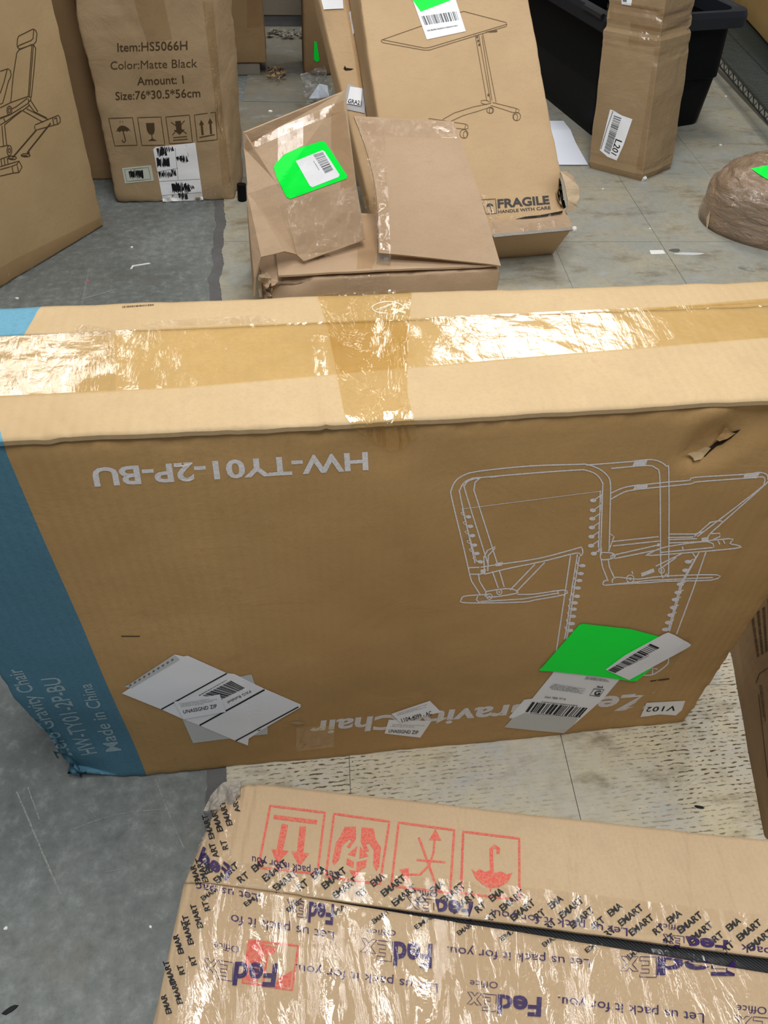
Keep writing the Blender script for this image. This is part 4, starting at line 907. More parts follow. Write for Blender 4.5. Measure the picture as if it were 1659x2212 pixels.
lay('packing_tape', poly([(768, 254), (980, 266), (988, 300), (776, 292)], 9), Tr_, M['clear'], oc, 0.0018)
tq = [rz(815, 548, z0 + .002), rz(845, 551, z0 + .002), rz(843, 571, z0 - .02), rz(812, 568, z0 - .02)]
link('tape_end', slab(tq, 8, 8, 0.0008, lambda u, v, p, n: n * 0.004 * fbm(p, 50, 5), (0, -1, .5)), M['bag'], oc)['label'] = 'loose clear tape end hanging over the edge'
# crushed corner at the left
V = [rz(556, 596, .19), rz(575, 588, .19), rz(585, 600, .18), rz(572, 622, .15), rz(590, 640, .14), rz(560, 640, .12)]
link('crushed_corner', poly_sheet(V, 0.004, lambda c: Vector((0, -1, .3)) * 0.012 * fbm(c, 40, 3), 0.012), M['edge'], oc)['label'] = 'crumpled corner fold'

# ================================================================== PAPER ON THE FLOOR
pz = TZ + .002
pp = link('loose_paper', slab([rz(1187, 357, pz), rz(1270, 357, pz), rz(1217, 262, pz), rz(1170, 262, pz)], 14, 14, 0.0006, lambda u, v, p, n: Vector((0, 0, 0.010 * max(0, 1 - abs(v - .72) / .25) + .002)), (0, 0, 1)), M['paper'], None, rz(1230, 320, 0))
tag(pp, 'folded white sheet of paper lying on the floor beside the desk carton', 'paper')

# ================================================================== BLACK TOTE
hb_ = 0.42
bn = [rz(1286, 302, 0), rz(1512, 268, 0)]; bx = (bn[1] - bn[0]).normalized(); by = Vector((-bx.y, bx.x, 0)); bl = (rz(1180, 215, 0) - bn[0]).normalized()
wB = (bn[1] - bn[0]).length; dB = 0.72
tn = rz(1322, 40, hb_); tr = rz(1632, 22, hb_); tl_d = (rz(1252, 0, hb_) - tn).normalized()
tote = thing('black_storage_tote', 'black plastic storage tote with a rolled rim, behind the tall narrow carton', 'bin', (1.6, 3.4, 0))
def ring(nb_, rb_, depth, dirl, z, grow, rad=0.05, n=5):
    u_ = (rb_ - nb_); u_.z = 0; wl2_ = u_.length; u_.normalize(); v_ = dirl.copy(); v_.z = 0; v_.normalize()
    c = []
    for (sx, sy) in ((0, 0), (1, 0), (1, 1), (0, 1)):
        cx, cy = sx * wl2_ + (grow if sx else -grow), sy * depth + (grow if sy else -grow)
        cx -= rad * (1 if sx else -1); cy -= rad * (1 if sy else -1)
        a0 = {(0, 0): pi, (1, 0): 1.5 * pi, (1, 1): 0, (0, 1): .5 * pi}[(sx, sy)]
        for k in range(n + 1):
            t = a0 + k / n * pi / 2; x, y = cx + rad * cos(t), cy + rad * sin(t)
            p = Vector((nb_.x, nb_.y, 0)) + u_ * x + v_ * y; p.z = z; c.append(p)
    return c
def lerp_ring(t, grow, z): return ring(bn[0].lerp(Vector((tn.x, tn.y, 0)), t), bn[1].lerp(Vector((tr.x, tr.y, 0)), t), dB + .1 * t, bl.lerp(tl_d, t), z, grow)
def loft(rings, close_first=True, close_last=False):
    V = []; F = []; n = len(rings[0])
    for r_ in rings: V += r_
    for i in range(len(rings) - 1):
        for k in range(n): F.append((i * n + k, i * n + (k + 1) % n, (i + 1) * n + (k + 1) % n, (i + 1) * n + k))
    if close_first: F.append(tuple(range(n))[::-1])
    if close_last: F.append(tuple(range((len(rings) - 1) * n, len(rings) * n)))
    return mesh(V, F)
R_ = [lerp_ring(0, 0, 0.0), lerp_ring(0, 0.004, 0.02), lerp_ring(.45, -.01, .18), lerp_ring(.46, -.004, .185), lerp_ring(.93, -.035, hb_ - .05), lerp_ring(.93, -.040, hb_ - .05), lerp_ring(.9, -.05, .30), lerp_ring(0.02, -.02, .03)]
tb_ = link('tub', loft(R_, True, True), M['black'], tote)
rim = [lerp_ring(1, -.035, hb_ - .055), lerp_ring(1, 0.0, hb_ - .055), lerp_ring(1, 0.0, hb_ - .02), lerp_ring(1, -.006, hb_ - .002), lerp_ring(1, -.022, hb_), lerp_ring(1, -.03, hb_ - .006), lerp_ring(1, -.044, hb_ - .006), lerp_ring(1, -.046, hb_ - .055), lerp_ring(1, -.035, hb_ - .055)]
M['rim'] = plain('scuffed_black_rim', (0.014, 0.016, 0.022), 0.42, 0.4)
link('rim', loft(rim, False, False), M['rim'], tote)
link('handle', mesh(*join_geo([cyl(tn.lerp(rz(1252, 0, hb_), .25) + Vector((.0, 0, -.01)), tn.lerp(rz(1252, 0, hb_), .8) + Vector((.0, 0, -.01)), .010, 8)])), M['rim'], tote)

# ================================================================== TALL NARROW CARTON
axis = Vector((0.031, 0.391, 0.92)).normalized()
base_px = [(1275, 363), (1385, 391), (1446, 366)]
bz = 0.055
Bp = [rz(px, py, 0.004) for px, py in base_px]
mid = (Bp[0] + Bp[2]) / 2; cen = mid + Vector((.02, .045, 0))
Bp += [2 * cen - Bp[0] + Vector((-.02, .02, 0)), 2 * cen - Bp[1] + Vector((-.01, 0, 0))]
tc = thing('tall_narrow_carton', 'tall many-sided brown carton with L201 label, leaning against the black tote', 'box', (cen.x, cen.y, 0))
nn_ = 90; Hc = 1.0; V = []; F = []
per = []
for i in range(5):
    a, b = Bp[i], Bp[(i + 1) % 5]
    for k in range(8): per.append((a.lerp(b, k / 8), i, k / 8))
npz = len(per)
fold_s = [0.45, 0.50, 0.40, 0.385, 0.60, 0.665, 0.71, 0.035]
for j in range(nn_ + 1):
    s = j / nn_ * Hc
    for p, i, t in per:
        rad = (p - cen).normalized()
        o = 0.004 * fbm(p + axis * s, 9, 61)
        o += 0.006 * sin(pi * t) * 0.5
        for m_, fs in enumerate(fold_s):
            sk = fs + 0.02 * sin(i * 2.1 + m_) * 0.4 + (0.012 * (t - .5) if i % 2 else 0)
            o -= (0.006 if m_ in (0, 1) else 0.0025) * max(0, 1 - abs(s - sk) / 0.012)
        o += 0.006 if s < 0.44 else 0.0
        if s < 0.02: o -= 0.010 * (1 - s / 0.02)
        V.append(p + axis * s + rad * o)
for j in range(nn_):
    for k in range(npz): F.append((j * npz + k, j * npz + (k + 1) % npz, (j + 1) * npz + (k + 1) % npz, (j + 1) * npz + k))
F.append(tuple(range(npz))[::-1]); F.append(tuple(range(nn_ * npz, (nn_ + 1) * npz)))
zmin = min(v.z for v in V)
tb2 = link('body', mesh(V, F), M['tube'], tc)
Tt = Target([tb2])
J_ = lambda P: [(1110 + .2351 * x, .2351 * y) for x, y in P]
l_ = lay('shipping_label', poly(J_([(885,1005),(915,1015),(990,1060),(1090,1095),(1010,1330),(945,1475),(860,1440),(790,1380),(840,1190)]), 8), Tt, M['white'], tc, 0.0012, 'white barcode label reading L201')
lay('print', [ribbon(J_([(912, 1020), (860, 1170), (800, 1370)]), 1.6), bars(J_([(920, 1060), (828, 1385), (880, 1420), (990, 1085)]), 26, 5)], Tt, M['grey_ink'], l_, 0.0018)
lay('print', text_q('L201', *J_([(938, 1275), (895, 1405), (945, 1435), (1000, 1300)]), 0.01), Tt, M['ink'], l_, 0.0018)
l_ = lay('shipping_label', poly(J_([(990,-20),(1090,-20),(1078,52),(990,38)]), 8), Tt, M['white'], tc, 0.0012, 'corner of a white label near the top')
lay('print', poly(J_([(1000, -10), (1040, -10), (1036, 20), (1002, 14)]), 8), Tt, M['grey_ink'], l_, 0.0018)
lay('packing_tape', poly(J_([(1075,200),(1370,215),(1350,430),(1050,420)]), 8), Tt, M['browntape'], tc, 0.001)
lay('packing_tape', poly(J_([(860,30),(1080,50),(1370,95),(1640,40),(1600,240),(1370,215),(1070,205),(850,180)]), 8), Tt, M['browntape'], tc, 0.0014)
lay('packing_tape', poly(J_([(1290,440),(1340,440),(1230,1180),(1170,1660),(1110,1640),(1230,900)]), 8), Tt, M['browntape'], tc, 0.0014)
bm = bmesh.new(); bmesh.ops.create_icosphere(bm, subdivisions=2, radius=0.010, matrix=Matrix.Translation(Tt.hit(1391, 386, 0.0) ))
for v in bm.verts: v.co += Vector((noise.noise(v.co * 150), noise.noise(v.co * 130), noise.noise(v.co * 170))) * 0.006
me = bpy.data.meshes.new('f'); bm.to_mesh(me); bm.free(); link('foam_chip', me, M['foam'], tc)['label'] = 'white foam showing at the split lower corner'

# ================================================================== WRAPPED BUNDLE, right
bd = thing('wrapped_bundle', 'rounded bundle wrapped in glossy brown tape with a green sticker, at the right edge', 'parcel', (1.62, 2.25, 0))
ctr = Vector((1.69, 2.235, 0.0)); V = []; F = []; nu_, nv_ = 120, 50
for j in range(nv_ + 1):
    ph = pi / 2 * (1 - j / nv_) if True else 0
    for i in range(nu_):
        th = 2 * pi * i / nu_
        def se(c, e): return (abs(c) ** e) * (1 if c > 0 else -1)
        cz = se(sin(ph), .55); rr = se(cos(ph), .45)
        x, y = 0.325 * rr * se(cos(th), .75), 0.205 * rr * se(sin(th), .80)
        p = Vector((x, y, 0.20 * cz))
        p = Matrix.Rotation(radians(-28), 3, 'Z') @ p
        w_ = p + ctr
        nrm = Vector((p.x, p.y, p.z * 2)).normalized()
        rid = abs(noise.noise(Vector((w_.x * 9, w_.y * 9, w_.z * 34)) + Vector((3, 1, 0))))
        amp_ = min(1, p.z / 0.04)
        w_ += nrm * (0.014 * fbm(w_, 7, 71) - 0.012 * rid + 0.003 * fbm(w_, 60, 5)) * amp_
        V.append(w_)
for j in range(nv_):
    for i in range(nu_): F.append((j * nu_ + i, (j + 1) * nu_ + i, (j + 1) * nu_ + (i + 1) % nu_, j * nu_ + (i + 1) % nu_))
F.append(tuple((nv_) * nu_ + i for i in range(nu_)))
me = mesh(V, F); bm = bmesh.new(); bm.from_mesh(me); bmesh.ops.remove_doubles(bm, verts=bm.verts, dist=1e-5); bmesh.ops.recalc_face_normals(bm, faces=bm.faces); bm.to_mesh(me); bm.free()
def wrapmat():
    m = cardboard('tape_wrap', (0.33, 0.23, 0.155), dark=.8, stain=.3, wrink=0.0, rough=0.22)
    nt = m.node_tree; b = nt.nodes['Principled BSDF']; b.inputs['Coat Weight'].default_value = 0.6; b.inputs['Coat Roughness'].default_value = 0.08
    n = nd(nt, 'ShaderNodeTexNoise', Scale=1.0, Detail=6.0, Roughness=0.6, Distortion=1.2); nt.links.new(coords(nt, (12, 12, 42)), n.inputs['Vector'])
    bp_ = nd(nt, 'ShaderNodeBump', Strength=0.9, Distance=0.016); nt.links.new(n.outputs['Fac'], bp_.inputs['Height'])
    nt.links.new(bp_.outputs[0], b.inputs['Normal']); nt.links.new(bp_.outputs[0], b.inputs['Coat Normal'])
    return m
M['wrap'] = wrapmat()
bd_o = link('wrapping', me, M['wrap'], bd, smooth=True)
Tw = Target([bd_o])
lay('green_label', poly([(1622, 365), (1700, 350), (1700, 410), (1659, 389), (1640, 378)], 10), Tw, M['green'], bd, 0.002, 'corner of a bright green sticker')
lay('stretch_film', poly([(1560, 430), (1600, 400), (1700, 440), (1700, 560), (1640, 540), (1560, 500)], 7), Tw, M['crink'], bd, 0.002, 'shiny creased film on top', wob(.0025, 25))
lay('exposed_board', poly([(1527, 500), (1528, 470), (1536, 455), (1533, 480), (1527, 505)], 6), Tw, M['edge'], bd, 0.003, 'sliver of bare cardboard')
lay('exposed_board', poly([(1527, 500), (1545, 505), (1548, 511), (1530, 505)], 6), Tw, M['edge'], bd, 0.003)
crumb('film_scrap', 'shiny dark scrap of plastic film under the wrapped bundle', 'debris', 1614, 583, .03, .008, M['bag'], h=.006, seed=4, rot=-.5)

# ================================================================== WIRE SHELF and its carton
zs = 0.10
sa, sb = rz(1570, 138, zs), rz(1659, 240, zs); sd = (sa - sb).normalized(); sd.z = 0; sx_ = Vector((sd.y, -sd.x, 0))
s0 = sb - sd * .35; s1 = sa + sd * .75
ws = thing('wire_shelf', 'low grey-green wire shelf with a zigzag front rail at the upper right', 'shelf', (s0.x, s0.y, 0))
P = []; 
zz = []; L = (s1 - s0).length; n = int(L / .035)
P.append(cyl(s0, s1, .004)); P.append(cyl(s0 - Vector((0, 0, .032)), s1 - Vector((0, 0, .032)), .004))
for i in range(n):
    a = s0.lerp(s1, i / n); b = s0.lerp(s1, (i + 1) / n)
    P.append(cyl(a - Vector((0, 0, 0 if i % 2 else .032)), b - Vector((0, 0, .032 if i % 2 else 0)), .0025, 5))
link('front_rail', mesh(*join_geo(P)), M['steel'], ws)
P = []
nw = int(L / .018)
for i in range(nw + 1):
    a = s0.lerp(s1, i / nw) + Vector((0, 0, .003)); P.append(cyl(a, a + sx_ * .45, .0022, 5))
for k in (.0, .15, .30, .45): P.append(cyl(s0 + sx_ * k - Vector((0, 0, .004)), s1 + sx_ * k - Vector((0, 0, .004)), .003, 5))
o = link('deck_wire', mesh(*join_geo(P)), M['steel'], ws); o['kind'] = 'stuff'
for a in (s0, s1, s0 + sx_ * .45, s1 + sx_ * .45):
    link('post', mesh(*cyl(Vector((a.x, a.y, TZ)), Vector((a.x, a.y, zs)), .012, 12)), M['steel'], ws)
ra, rb_ = rz(1557, 166, .0), rz(1659, 276, .0); rd = (ra - rb_).normalized(); rn = Vector((rd.y, -rd.x, 0))
r0 = rb_ - rd * .4; r1 = ra + rd * .8
tr_ = link('trim_1', carton([r0, r0 + rn * .07, r1, r1 + rn * .07] + [p + Vector((0, 0, .022)) for p in (r0, r0 + rn * .07, r1, r1 + rn * .07)], r=.003, step=.1), M['wood'], None, r0); tr_['kind'] = 'structure'
cb0 = rz(1600, 28, zs + .012); cb1 = rz(1659, 96, zs + .012); e = (cb0 - cb1).normalized(); en = Vector((e.y, -e.x, 0)); c0 = cb1 - e * .3; c1 = cb0 + e * .25
scb = link('shelf_carton', carton([c0, c0 + en * .35, c1, c1 + en * .35] + [p + Vector((0, 0, .5)) for p in (c0, c0 + en * .35, c1, c1 + en * .35)], r=.006, step=.06, amp=.002), cardboard('ochre_board', (0.34, 0.22, 0.085)), None, c0, smooth=True)
tag(scb, 'ochre brown carton standing on the wire shelf at the upper right', 'box')

# ================================================================== RIGHT CARTON, standing at the edge
ra_, rb2 = rz(1575, 1420, 0), rz(1650, 1814, 0); e = (ra_ - rb2).normalized(); en = Vector((e.y, -e.x, 0)); c1 = ra_ + e * .12; c0 = rb2
rc = thing('right_edge_carton', 'shadowed brown carton with rows of small dark print, cut off by the right edge', 'box', (.85, .6, 0))
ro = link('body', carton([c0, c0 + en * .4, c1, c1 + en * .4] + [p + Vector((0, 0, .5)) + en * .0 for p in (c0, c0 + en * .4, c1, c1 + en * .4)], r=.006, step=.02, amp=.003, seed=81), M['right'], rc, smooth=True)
Tg = Target([ro])
pr = []
for k in range(4): pr.append(smallprint([(1622 + k * 12, 1330 + k * -14), (1636 + k * 9, 1420 + k * -6), (1641 + k * 9, 1418 + k * -6), (1628 + k * 12, 1326 + k * -14)], 1, 60 + k, 1.5, 1))
pr.append(ribbon([(1634, 1475), (1641, 1455), (1659, 1443)], 1.6)); pr.append(ribbon([(1639, 1500), (1659, 1680)], 1.2)); pr.append(smallprint([(1641, 1480), (1650, 1560), (1656, 1558), (1648, 1478)], 2, 66, 1, .6))
lay('print', pr, Tg, M['brown_ink'], rc, .0006)

# ================================================================== LOW CARTON, foreground
zl = 0.20
a = rz(492, 1682, zl); b = rz(1659, 1816, zl); ex = (b - a).normalized(); ey = Vector((ex.y, -ex.x, 0))   # ey: toward the viewer
def lp2(px, py, z=zl): return rz(px, py, z)
nl = a + ey * 0.42 + ex * -0.02; fr_ = a + ex * 0.86; nr = fr_ + ey * .42
lc = thing('taped_low_carton', 'flat carton in the foreground wrapped in printed clear tape, red handling icons on top', 'box', (.2, .3, 0))
dz_ = Vector((0, 0, -.016)); dn_ = Vector((0, 0, -zl))
lb_ = link('body', carton([nl + dn_, nr + dn_, a + dn_, fr_ + dn_, nl + dz_, nr + dz_, a + dz_, fr_ + dz_], r=.008, step=.02, amp=.003, freq=6, seed=91, edgewear=.004), M['low'], lc, smooth=True)
# gap line
g0u, g1u = (395, 1893), (1760, 2058); g0l, g1l = (395, 1905), (1760, 2108)
def gapline(u, lowr):
    if u < 0: u = 0
    x = 395 + (1760 - 395) * u
    up_ = 1903 + (x - 420) * 0.132 + (2 if x > 650 else 0)
    wid = max(0.5, (x - 600) / 1060 * 34) if x > 600 else 0.5
    return (x, up_ + (wid if lowr else 0))
def fl_sheet(name, top, bot, nu2, nv2, label, fn2):
    V = []; F = []
    for j in range(nv2 + 1):
        for i in range(nu2 + 1):
            u = i / nu2; v = j / nv2; p = top(u).lerp(bot(u), v); p = p + Vector((0, 0, fn2(u, v, p))); V.append(p)
    N = len(V); V += [p - Vector((0, 0, .005)) for p in V]; idx = lambda i, j: j * (nu2 + 1) + i
    for j in range(nv2):
        for i in range(nu2):
            F.append((idx(i, j + 1), idx(i + 1, j + 1), idx(i + 1, j), idx(i, j))); F.append(tuple(N + k for k in (idx(i, j), idx(i + 1, j), idx(i + 1, j + 1), idx(i, j + 1))))
    rg = [idx(i, 0) for i in range(nu2)] + [idx(nu2, j) for j in range(nv2)] + [idx(i, nv2) for i in range(nu2, 0, -1)] + [idx(0, j) for j in range(nv2, 0, -1)]
    for k in range(len(rg)): x, y = rg[k], rg[(k + 1) % len(rg)]; F.append((x, y, N + y, N + x))
    o = link(name, mesh(V, F), M['low'], lc, smooth=False); o['label'] = label
    for p in o.data.polygons: p.use_smooth = abs(p.normal.z) > .6
    return o
lft0 = rz(478, 1684, zl); 
crs = [(rz(523, 1690, zl), rz(487, 1870, zl)), (rz(548, 1692, zl), rz(505, 1900, zl)), (rz(1490, 1800, zl), rz(1500, 1960, zl)), (rz(1560, 1830, zl), rz(1600, 2000, zl)), (rz(1000, 1750, zl), rz(985, 1910, zl)), (rz(1240, 1800, zl), rz(1235, 1960, zl)), (rz(755, 2020, zl), rz(725, 2230, zl)), (rz(500, 1940, zl), rz(440, 2230, zl)), (rz(1230, 2060, zl), rz(1215, 2230, zl)), (rz(1380, 1820, zl), rz(1395, 1960, zl))]
def low_fn(u, v, p):
    d = 0.0022 * fbm(p, 7, 95) + 0.0008 * fbm(p, 30, 5)
    for k, (c_, d_) in enumerate(crs):
        t = segdist(p, c_, d_) / .0065
        if t < 1: d -= (.0035 if k < 2 else .0022) * (1 - t)
    return d
bl_pts = lambda u: (lft0.lerp(rz(1760, 1828, zl), u) if u > .06 else lft0.lerp(rz(1760, 1828, zl), u) - Vector((0, 0.012 * (1 - u / .06), 0)))
back = fl_sheet('flap', bl_pts, lambda u: rz(*gapline(u, False), zl + .003), 280, 30, 'back flap printed with the red icons', lambda u, v, p: low_fn(u, v, p) - 0.012 * max(0, 1 - u / .03))
front = fl_sheet('flap', lambda u: rz(*gapline(u, True), zl), lambda u: rz(300 + 1500 * u, 2330 + 40 * u, zl), 130, 34, 'front flap under the crinkled film', lambda u, v, p: low_fn(u, v, p) - 0.010 * max(0, 1 - u / .04))
# woven black webbing seen in the gap
V = []; F = []
for i in range(61):
    u = .12 + .88 * i / 60; p = rz(*gapline(u, False), zl - .009); q = rz(*gapline(u, True), zl - .009); V += [p + Vector((0, .012, 0)), q - Vector((0, .012, 0))]
    if i: k = 2 * i; F.append((k - 2, k - 1, k + 1, k))
mw, nt, b = _mat('black_webbing'); b.inputs['Base Color'].default_value = (.010, .011, .014, 1); b.inputs['Roughness'].default_value = .6
w = nd(nt, 'ShaderNodeTexWave', Scale=160.0, Distortion=0.4); w.bands_direction = 'DIAGONAL'; nt.links.new(coords(nt), w.inputs['Vector'])
bpn = nd(nt, 'ShaderNodeBump', Strength=.8, Distance=.001); nt.links.new(w.outputs['Fac'], bpn.inputs['Height']); nt.links.new(bpn.outputs[0], b.inputs['Normal'])
link('webbing_strap', mesh(V, F), mw, lc)['label'] = 'black woven webbing in the open joint'
Tl_ = Target([back, front, lb_])
# red icons
C_ = lambda P: [(330 + .4039 * x, 1660 + .4039 * y) for x, y in P]; O_ = lambda P: [(960 + .4213 * x, 1700 + .4213 * y) for x, y in P]
lay('handling_icon', icon(C_([(628,200),(920,237),(880,565),(565,530)]), [([(.10, .18), (.88, .18)], 9), ([(.32, .28), (.30, .74)], 14), ([(.64, .28), (.66, .74)], 14)], [[(.16, .70), (.46, .70), (.30, .92)], [(.50, .70), (.82, .70), (.68, .92)]], 5), Tl_, M['red_ink'], lc, .0006, 'red this side up icon')
lay('handling_icon', icon(C_([(970,243),(1265,285),(1215,620),(925,580)]), [], [
   [(.22, .18), (.42, .15), (.45, .34), (.36, .50), (.30, .48), (.38, .38), (.33, .36), (.22, .48), (.20, .70), (.12, .80), (.08, .74), (.10, .45), (.16, .34)],
   [(.52, .15), (.74, .14), (.80, .30), (.92, .42), (.94, .72), (.90, .80), (.82, .70), (.80, .48), (.70, .38), (.64, .40), (.72, .50), (.64, .52), (.54, .36)],
   [(.34, .60), (.50, .44), (.48, .62)], [(.54, .44), (.72, .58), (.56, .64)], [(.34, .66), (.47, .70), (.48, .80), (.34, .76)], [(.52, .70), (.70, .64), (.70, .76), (.54, .86)], [(.40, .84), (.50, .84), (.62, .84), (.52, .96)]], 5), Tl_, M['red_ink'], lc, .0006, 'red handle with care icon of two hands and a parcel')
lay('handling_icon', icon(C_([(1315,290),(1612,330),(1590,665),(1275,630)]), [([(.38, .20), (.62, .66), (.78, .98)], 5), ([(.66, .20), (.66, .42), (.60, .62), (.46, .78), (.24, .80)], 4.5), ([(.38, .56), (.88, .54)], 4.5)], [[(.56, .22), (.66, .02), (.78, .20)], [(.26, .70), (.28, .92), (.10, .74)]], 5), Tl_, M['red_ink'], lc, .0006, 'red do not roll icon')
uf = [(x, 1.02 - y) for x, y in [(.16, .42), (.24, .28), (.38, .18), (.5, .15), (.64, .18), (.80, .28), (.88, .44), (.78, .40), (.68, .44), (.58, .40), (.50, .44), (.40, .40), (.30, .44), (.24, .38)]]
lay('handling_icon', icon(O_([(97,230),(383,265),(385,580),(85,545)]), [([(.52, .62), (.50, .24), (.56, .18), (.63, .22), (.62, .30)], 8), ([(.5, .84), (.5, .92)], 3)], [uf], 5), Tl_, M['red_ink'], lc, .0006, 'red keep dry umbrella icon')
lay('handling_icon', icon(C_([(515,920),(778,950),(745,1185),(480,1145)]), [([(.42, .95), (.42, .3)], 5), ([(.62, .95), (.62, .45)], 5)], [[(.0, .0), (.35, .05), (.30, .95), (.0, .95)], [(.35, .05), (.60, .1), (.52, .3), (.35, .3)], [(.70, .80), (.96, .55), (.96, .95), (.66, .98)]], 5), Tl_, M['red_ink'], lc, .0006, 'smeared red icon under the film')
# printed tapes
em = []
def inband(x, y): 
    hi = 1868 + (x - 600) * 0.118; lo = 1903 + (x - 420) * 0.132
    return x > 425 and (hi if x > 600 else 1868) < y < lo + 8
for i in range(-6, 6):
    for j in range(-4, 5):
        x = 1086 + i * 128 + j * 23; y = 1970 + i * 16 + j * 21
        for txt, dx, dy in (('EMART', 48, -38),):
            if inband(x, y) and inband(x + dx * .75, y + dy * .75): em.append(text_a(txt, (x, y), (x + dx, y + dy), (-9.5, -12.0), .03))
            elif inband(x, y) and inband(x + dx * .35, y + dy * .35) : em.append(text_a('EMA', (x, y), (x + dx * .55, y + dy * .55), (-9.5, -12.0), .03))
            elif inband(x + dx, y + dy) and inband(x + dx * .6, y + dy * .6): em.append(text_a('RT', (x + dx * .6, y + dy * .6), (x + dx, y + dy), (-9.5, -12.0), .03))
for i in range(-5, 6):   # a second, sloping layer of the same tape below the joint, seen in patches
    x = 900 + i * 92; y = 2003 + i * 12.5
    em.append(text_a('EMART' if i % 2 else 'EMA', (x, y + 6), (x + 34, y - 18), (-7, -8), .02))
Lc = lambda x, y: (330 + .2496 * x, 1660 + .2496 * y)
for (x, y, n) in [(690, 492, 5), (760, 375, 3), (612, 545, 5), (542, 608, 5), (655, 700, 2), (575, 770, 3), (425, 1000, 4), (485, 985, 5), (520, 900, 4), (330, 1350, 2), (360, 1520, 5), (440, 1380, 5), (385, 1700, 2), (275, 1600, 4), (205, 1870, 5), (265, 2035, 5), (170, 2120, 4), (285, 1780, 2), (500, 1230, 2)]:
    t = 'EMART'[5 - n:] if n < 4 else 'EMART'[:n]; A = Lc(x, y); k = len(t) / 5
    em.append(text_a(t, A, (A[0] - 17 * k, A[1] - 52 * k), (-12, 2.8), .03))
for g_ in em: lay('tape_lettering', g_, Tl_, M['ink'], lc, .0012)
pu = []; th_ = []
def fed(A, B, E2, U, U2=None):
    pu.append(text_a('Fed', A, B, U, .03)); v, f = text_a('Ex', (B[0] - 3, B[1]), E2, U2 or U, .0)
    h = []
    # outlined letters
    g = [[(0, 0), (.46, 0), (.46, .2), (.2, .2), (.2, .42), (.4, .42), (.4, .6), (.2, .6), (.2, .8), (.46, .8), (.46, 1), (0, 1)],
         [(.50, 0), (.66, .0), (.75, .2), (.84, 0), (1.0, 0), (.83, .38), (1.0, .72), (.84, .72), (.75, .55), (.66, .72), (.50, .72), (.67, .38)]]
    B0 = (B[0] - 3, B[1]); u_ = U2 or U; dx, dy = E2[0] - B0[0], E2[1] - B0[1]
    for P in g: th_.append(ribbon([(B0[0] + dx * x + u_[0] * y, B0[1] + dy * x + u_[1] * y) for x, y in P], 1.7, True, 10))
def let(A, B, U, txt='Let us pack it for you.'): th_.append(text_a(txt, A, B, U, .0))
def off_(A, B, U): th_.append(text_a('Office', A, B, U, -.004))
fed((600, 2084), (508, 2080), (440, 2070), (-6, 50), (-3, 40)); off_((517, 2045), (462, 2035), (-1, 16)); let((946, 2126), (638, 2083), (-1, 21))
let((722, 2014), (500, 1976), (-1, 22), 'Let us pack it fo')
fed((934, 2042), (851, 2036), (780, 2027), (-2, 52), (-3, 42)); off_((855, 2010), (792, 2007), (0, 13)); let((1274, 2073), (965, 2045), (0, 20))
fed((1170, 2156), (1075, 2150), (1010, 2143), (-2, 42), (-2, 36)); off_((1075, 2122), (1015, 2118), (0, 15)); let((1520, 2190), (1205, 2153), (0, 22)); off_((1655, 2176), (1590, 2171), (0, 17)); fed((1760, 2205), (1665, 2200), (1585, 2193), (-2, 45), (-2, 40))
fed((1588, 2070), (1420, 2068), (1340, 2066), (-2, 40), (0, 44))
fed((1022, 1950), (940, 1944), (880, 1938), (-2, 38), (0, 34)); let((1355, 2006), (1060, 1965), (0, 18)); fed((1572, 2033), (1480, 2024), (1432, 2018), (0, 28), (0, 26)); off_((1480, 2000), (1420, 1995), (0, 12)); off_((945, 1928), (890, 1921), (0, 12))
fed((722, 1956), (668, 1950), (620, 1943), (-3, 44), (-2, 34)); let((557, 1932), (425, 1908), (0, 18), 'Let us pac'); let((730, 1885), (545, 1850), (0, 17), 'Let us pack it for you'); let((1760, 2062), (1600, 2040), (0, 18), 'Let us pack'); 
pu.append(text_a('Fed', (492, 1904), (430, 1858), (10, -30), .03))
for g_ in pu: lay('bold_lettering', g_, Tl_, M['purple_ink'], lc, .0016, 'bold purple lettering on clear tape, upside down')
for g_ in th_: lay('thin_lettering', g_, Tl_, M['purple_ink'], lc, .0014, 'thin purple lettering on clear tape, upside down')
# films over everything
lay('clear_film', poly([(420, 1905), (700, 1952), (1000, 1992), (1659, 2085), (1700, 2095), (1700, 2240), (330, 2240), (360, 2120)], 7), Tl_, M['crink'], lc, .003, 'crinkled glossy clear film over the front flap', wob(.0035, 17, (1, .45, 1), 11))
lay('clear_film', poly([(440, 1770), (520, 1700), (500, 1860), (560, 1870), (900, 1895), (1200, 1925), (1700, 1985), (1700, 2052), (1000, 1982), (600, 1928), (410, 1900), (415, 1850)], 8), Tl_, M['clear'], lc, .0028, 'clear printed tape along the joint', wob(.0014, 17, (1, .6, 1), 21))
# torn grey corner at the far left
V = [rz(520, 1686, zl + .004), rz(487, 1690, zl), rz(470, 1705, zl - .01), rz(450, 1730, zl - .02), rz(440, 1752, zl - .02), rz(470, 1748, zl - .004), rz(500, 1735, zl + .004), rz(518, 1712, zl + .006)]
link('torn_corner', poly_sheet(V, .004, lambda c: Vector((0, 0, 1)) * .010 * fbm(c, 45, 3), .007), M['greyrag'], lc)['label'] = 'frayed grey paper corner'

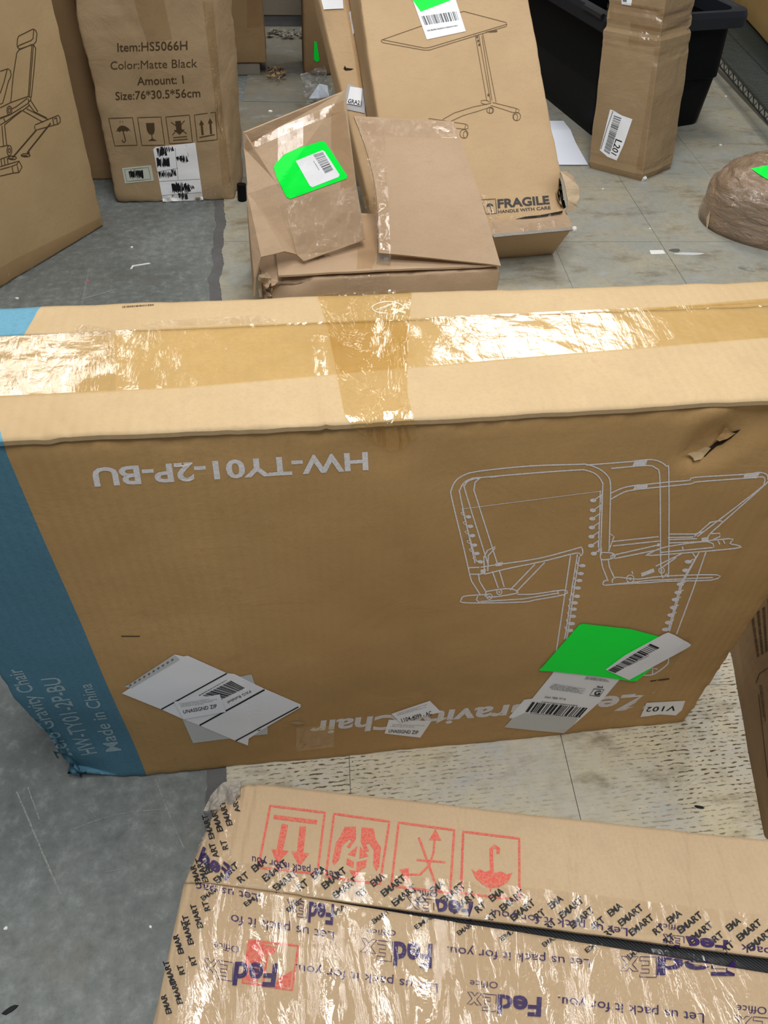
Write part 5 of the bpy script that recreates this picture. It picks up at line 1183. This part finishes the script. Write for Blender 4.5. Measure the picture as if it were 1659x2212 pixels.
# ================================================================== SCRATCHES IN THE CONCRETE
M['scratch'] = worn_print('scratched_concrete', (0.30, 0.32, 0.31), (0.16, 0.175, 0.17), 1.0)
for P, w_ in (([(36, 1710), (70, 1790), (108, 1880), (132, 1930)], 4), ([(60, 1700), (85, 1770)], 3), ([(335, 1682), (352, 1725), (378, 1790), (398, 1832)], 2), ([(150, 1795), (200, 1775), (265, 1757), (350, 1748)], 1.6), ([(192, 1742), (206, 1765)], 1.5), ([(225, 1884), (258, 1878)], 1.5), ([(175, 647), (250, 625)], 2)):
    V, F = ribbon(curve(P, 4), w_, maxe=8)
    link('scratch', mesh([rz(x + random.uniform(-.5, .5), y, 0.0007) for x, y in V], F), M['scratch'], floor)
# ================================================================== SMALL LITTER
crumb('plastic_chip', 'white bent plastic chip on the grey concrete', 'debris', 303, 575, .030, .012, M['foam'], z=0, h=.003, shape=[(-1, -1), (-.75, -1.0), (-.6, -.1), (1, .55), (.95, .95), (-.8, .35)], rot=.12)
crumb('pink_dot', 'tiny pink scrap on the grey concrete', 'debris', 191, 609, .005, .005, plain('pink_scrap', (.6, .08, .14)), z=0, h=.002)
for k, (x, y, s, mt, lb__) in enumerate([(37, 645, .005, 'foam', 'tiny pale crumb on concrete near the teal end of the big carton'), (14, 2006, .003, 'foam', 'white speck on concrete at the far left of the frame, in the foreground'),
      (326, 2003, .0022, 'foam', 'white speck on concrete just left of the taped low carton'), (285, 535, .004, 'foam', 'pale crumb on concrete above the white bent chip'), (1568, 209, .007, 'foam', 'white crumb on the tiles near the wire shelf'),
      (1556, 314, .007, 'foam', 'white crumb on the tiles between tall narrow carton and wrapped bundle'), (1302, 409, .005, 'foam', 'white crumb on the tiles left of the tall narrow carton foot'), (1404, 495, .004, 'foam', 'white crumb on the tiles left of the wrapped bundle'), (584, 241, .010, 'foam', 'pale crumb on the floor behind the open carton')]):
    crumb('crumb', lb__, 'debris', x, y, s, s, M[mt], z=0 if x < 420 and y > 400 else TZ, h=.003, seed=k + 2, group='white crumbs on the floor')
crumb('dark_scrap', 'small dark splinter on the pale tiles by the right edge carton', 'debris', 1511, 1744, .009, .0028, M['blackfab'], h=.002, rot=-.35, seed=8)
crumb('dark_scrap', 'black scrap on the concrete at the bottom left', 'debris', 22, 2182, .012, .004, M['blackfab'], z=0, h=.002, rot=.4, seed=9)
crumb('tape_remnant', 'white rectangular remnant of tape on the tiles', 'debris', 1420, 545, .024, .016, M['foam'], h=.0008, shape=[(-1, -.8), (1, -.6), (.95, .9), (-.9, .8)], rot=-.05)
crumb('tape_remnant', 'torn grey streak of tape residue beside the white remnant', 'debris', 1490, 548, .055, .009, M['offwhite'], h=.0006, seed=12, rot=-.05)
crumb('tape_remnant', 'dark smudged patch of tape residue beside the white remnant', 'debris', 1458, 541, .022, .014, M['mastic'], h=.0006, seed=13)

for o in list(bpy.data.objects):
    if '_o' in o: del o['_o']
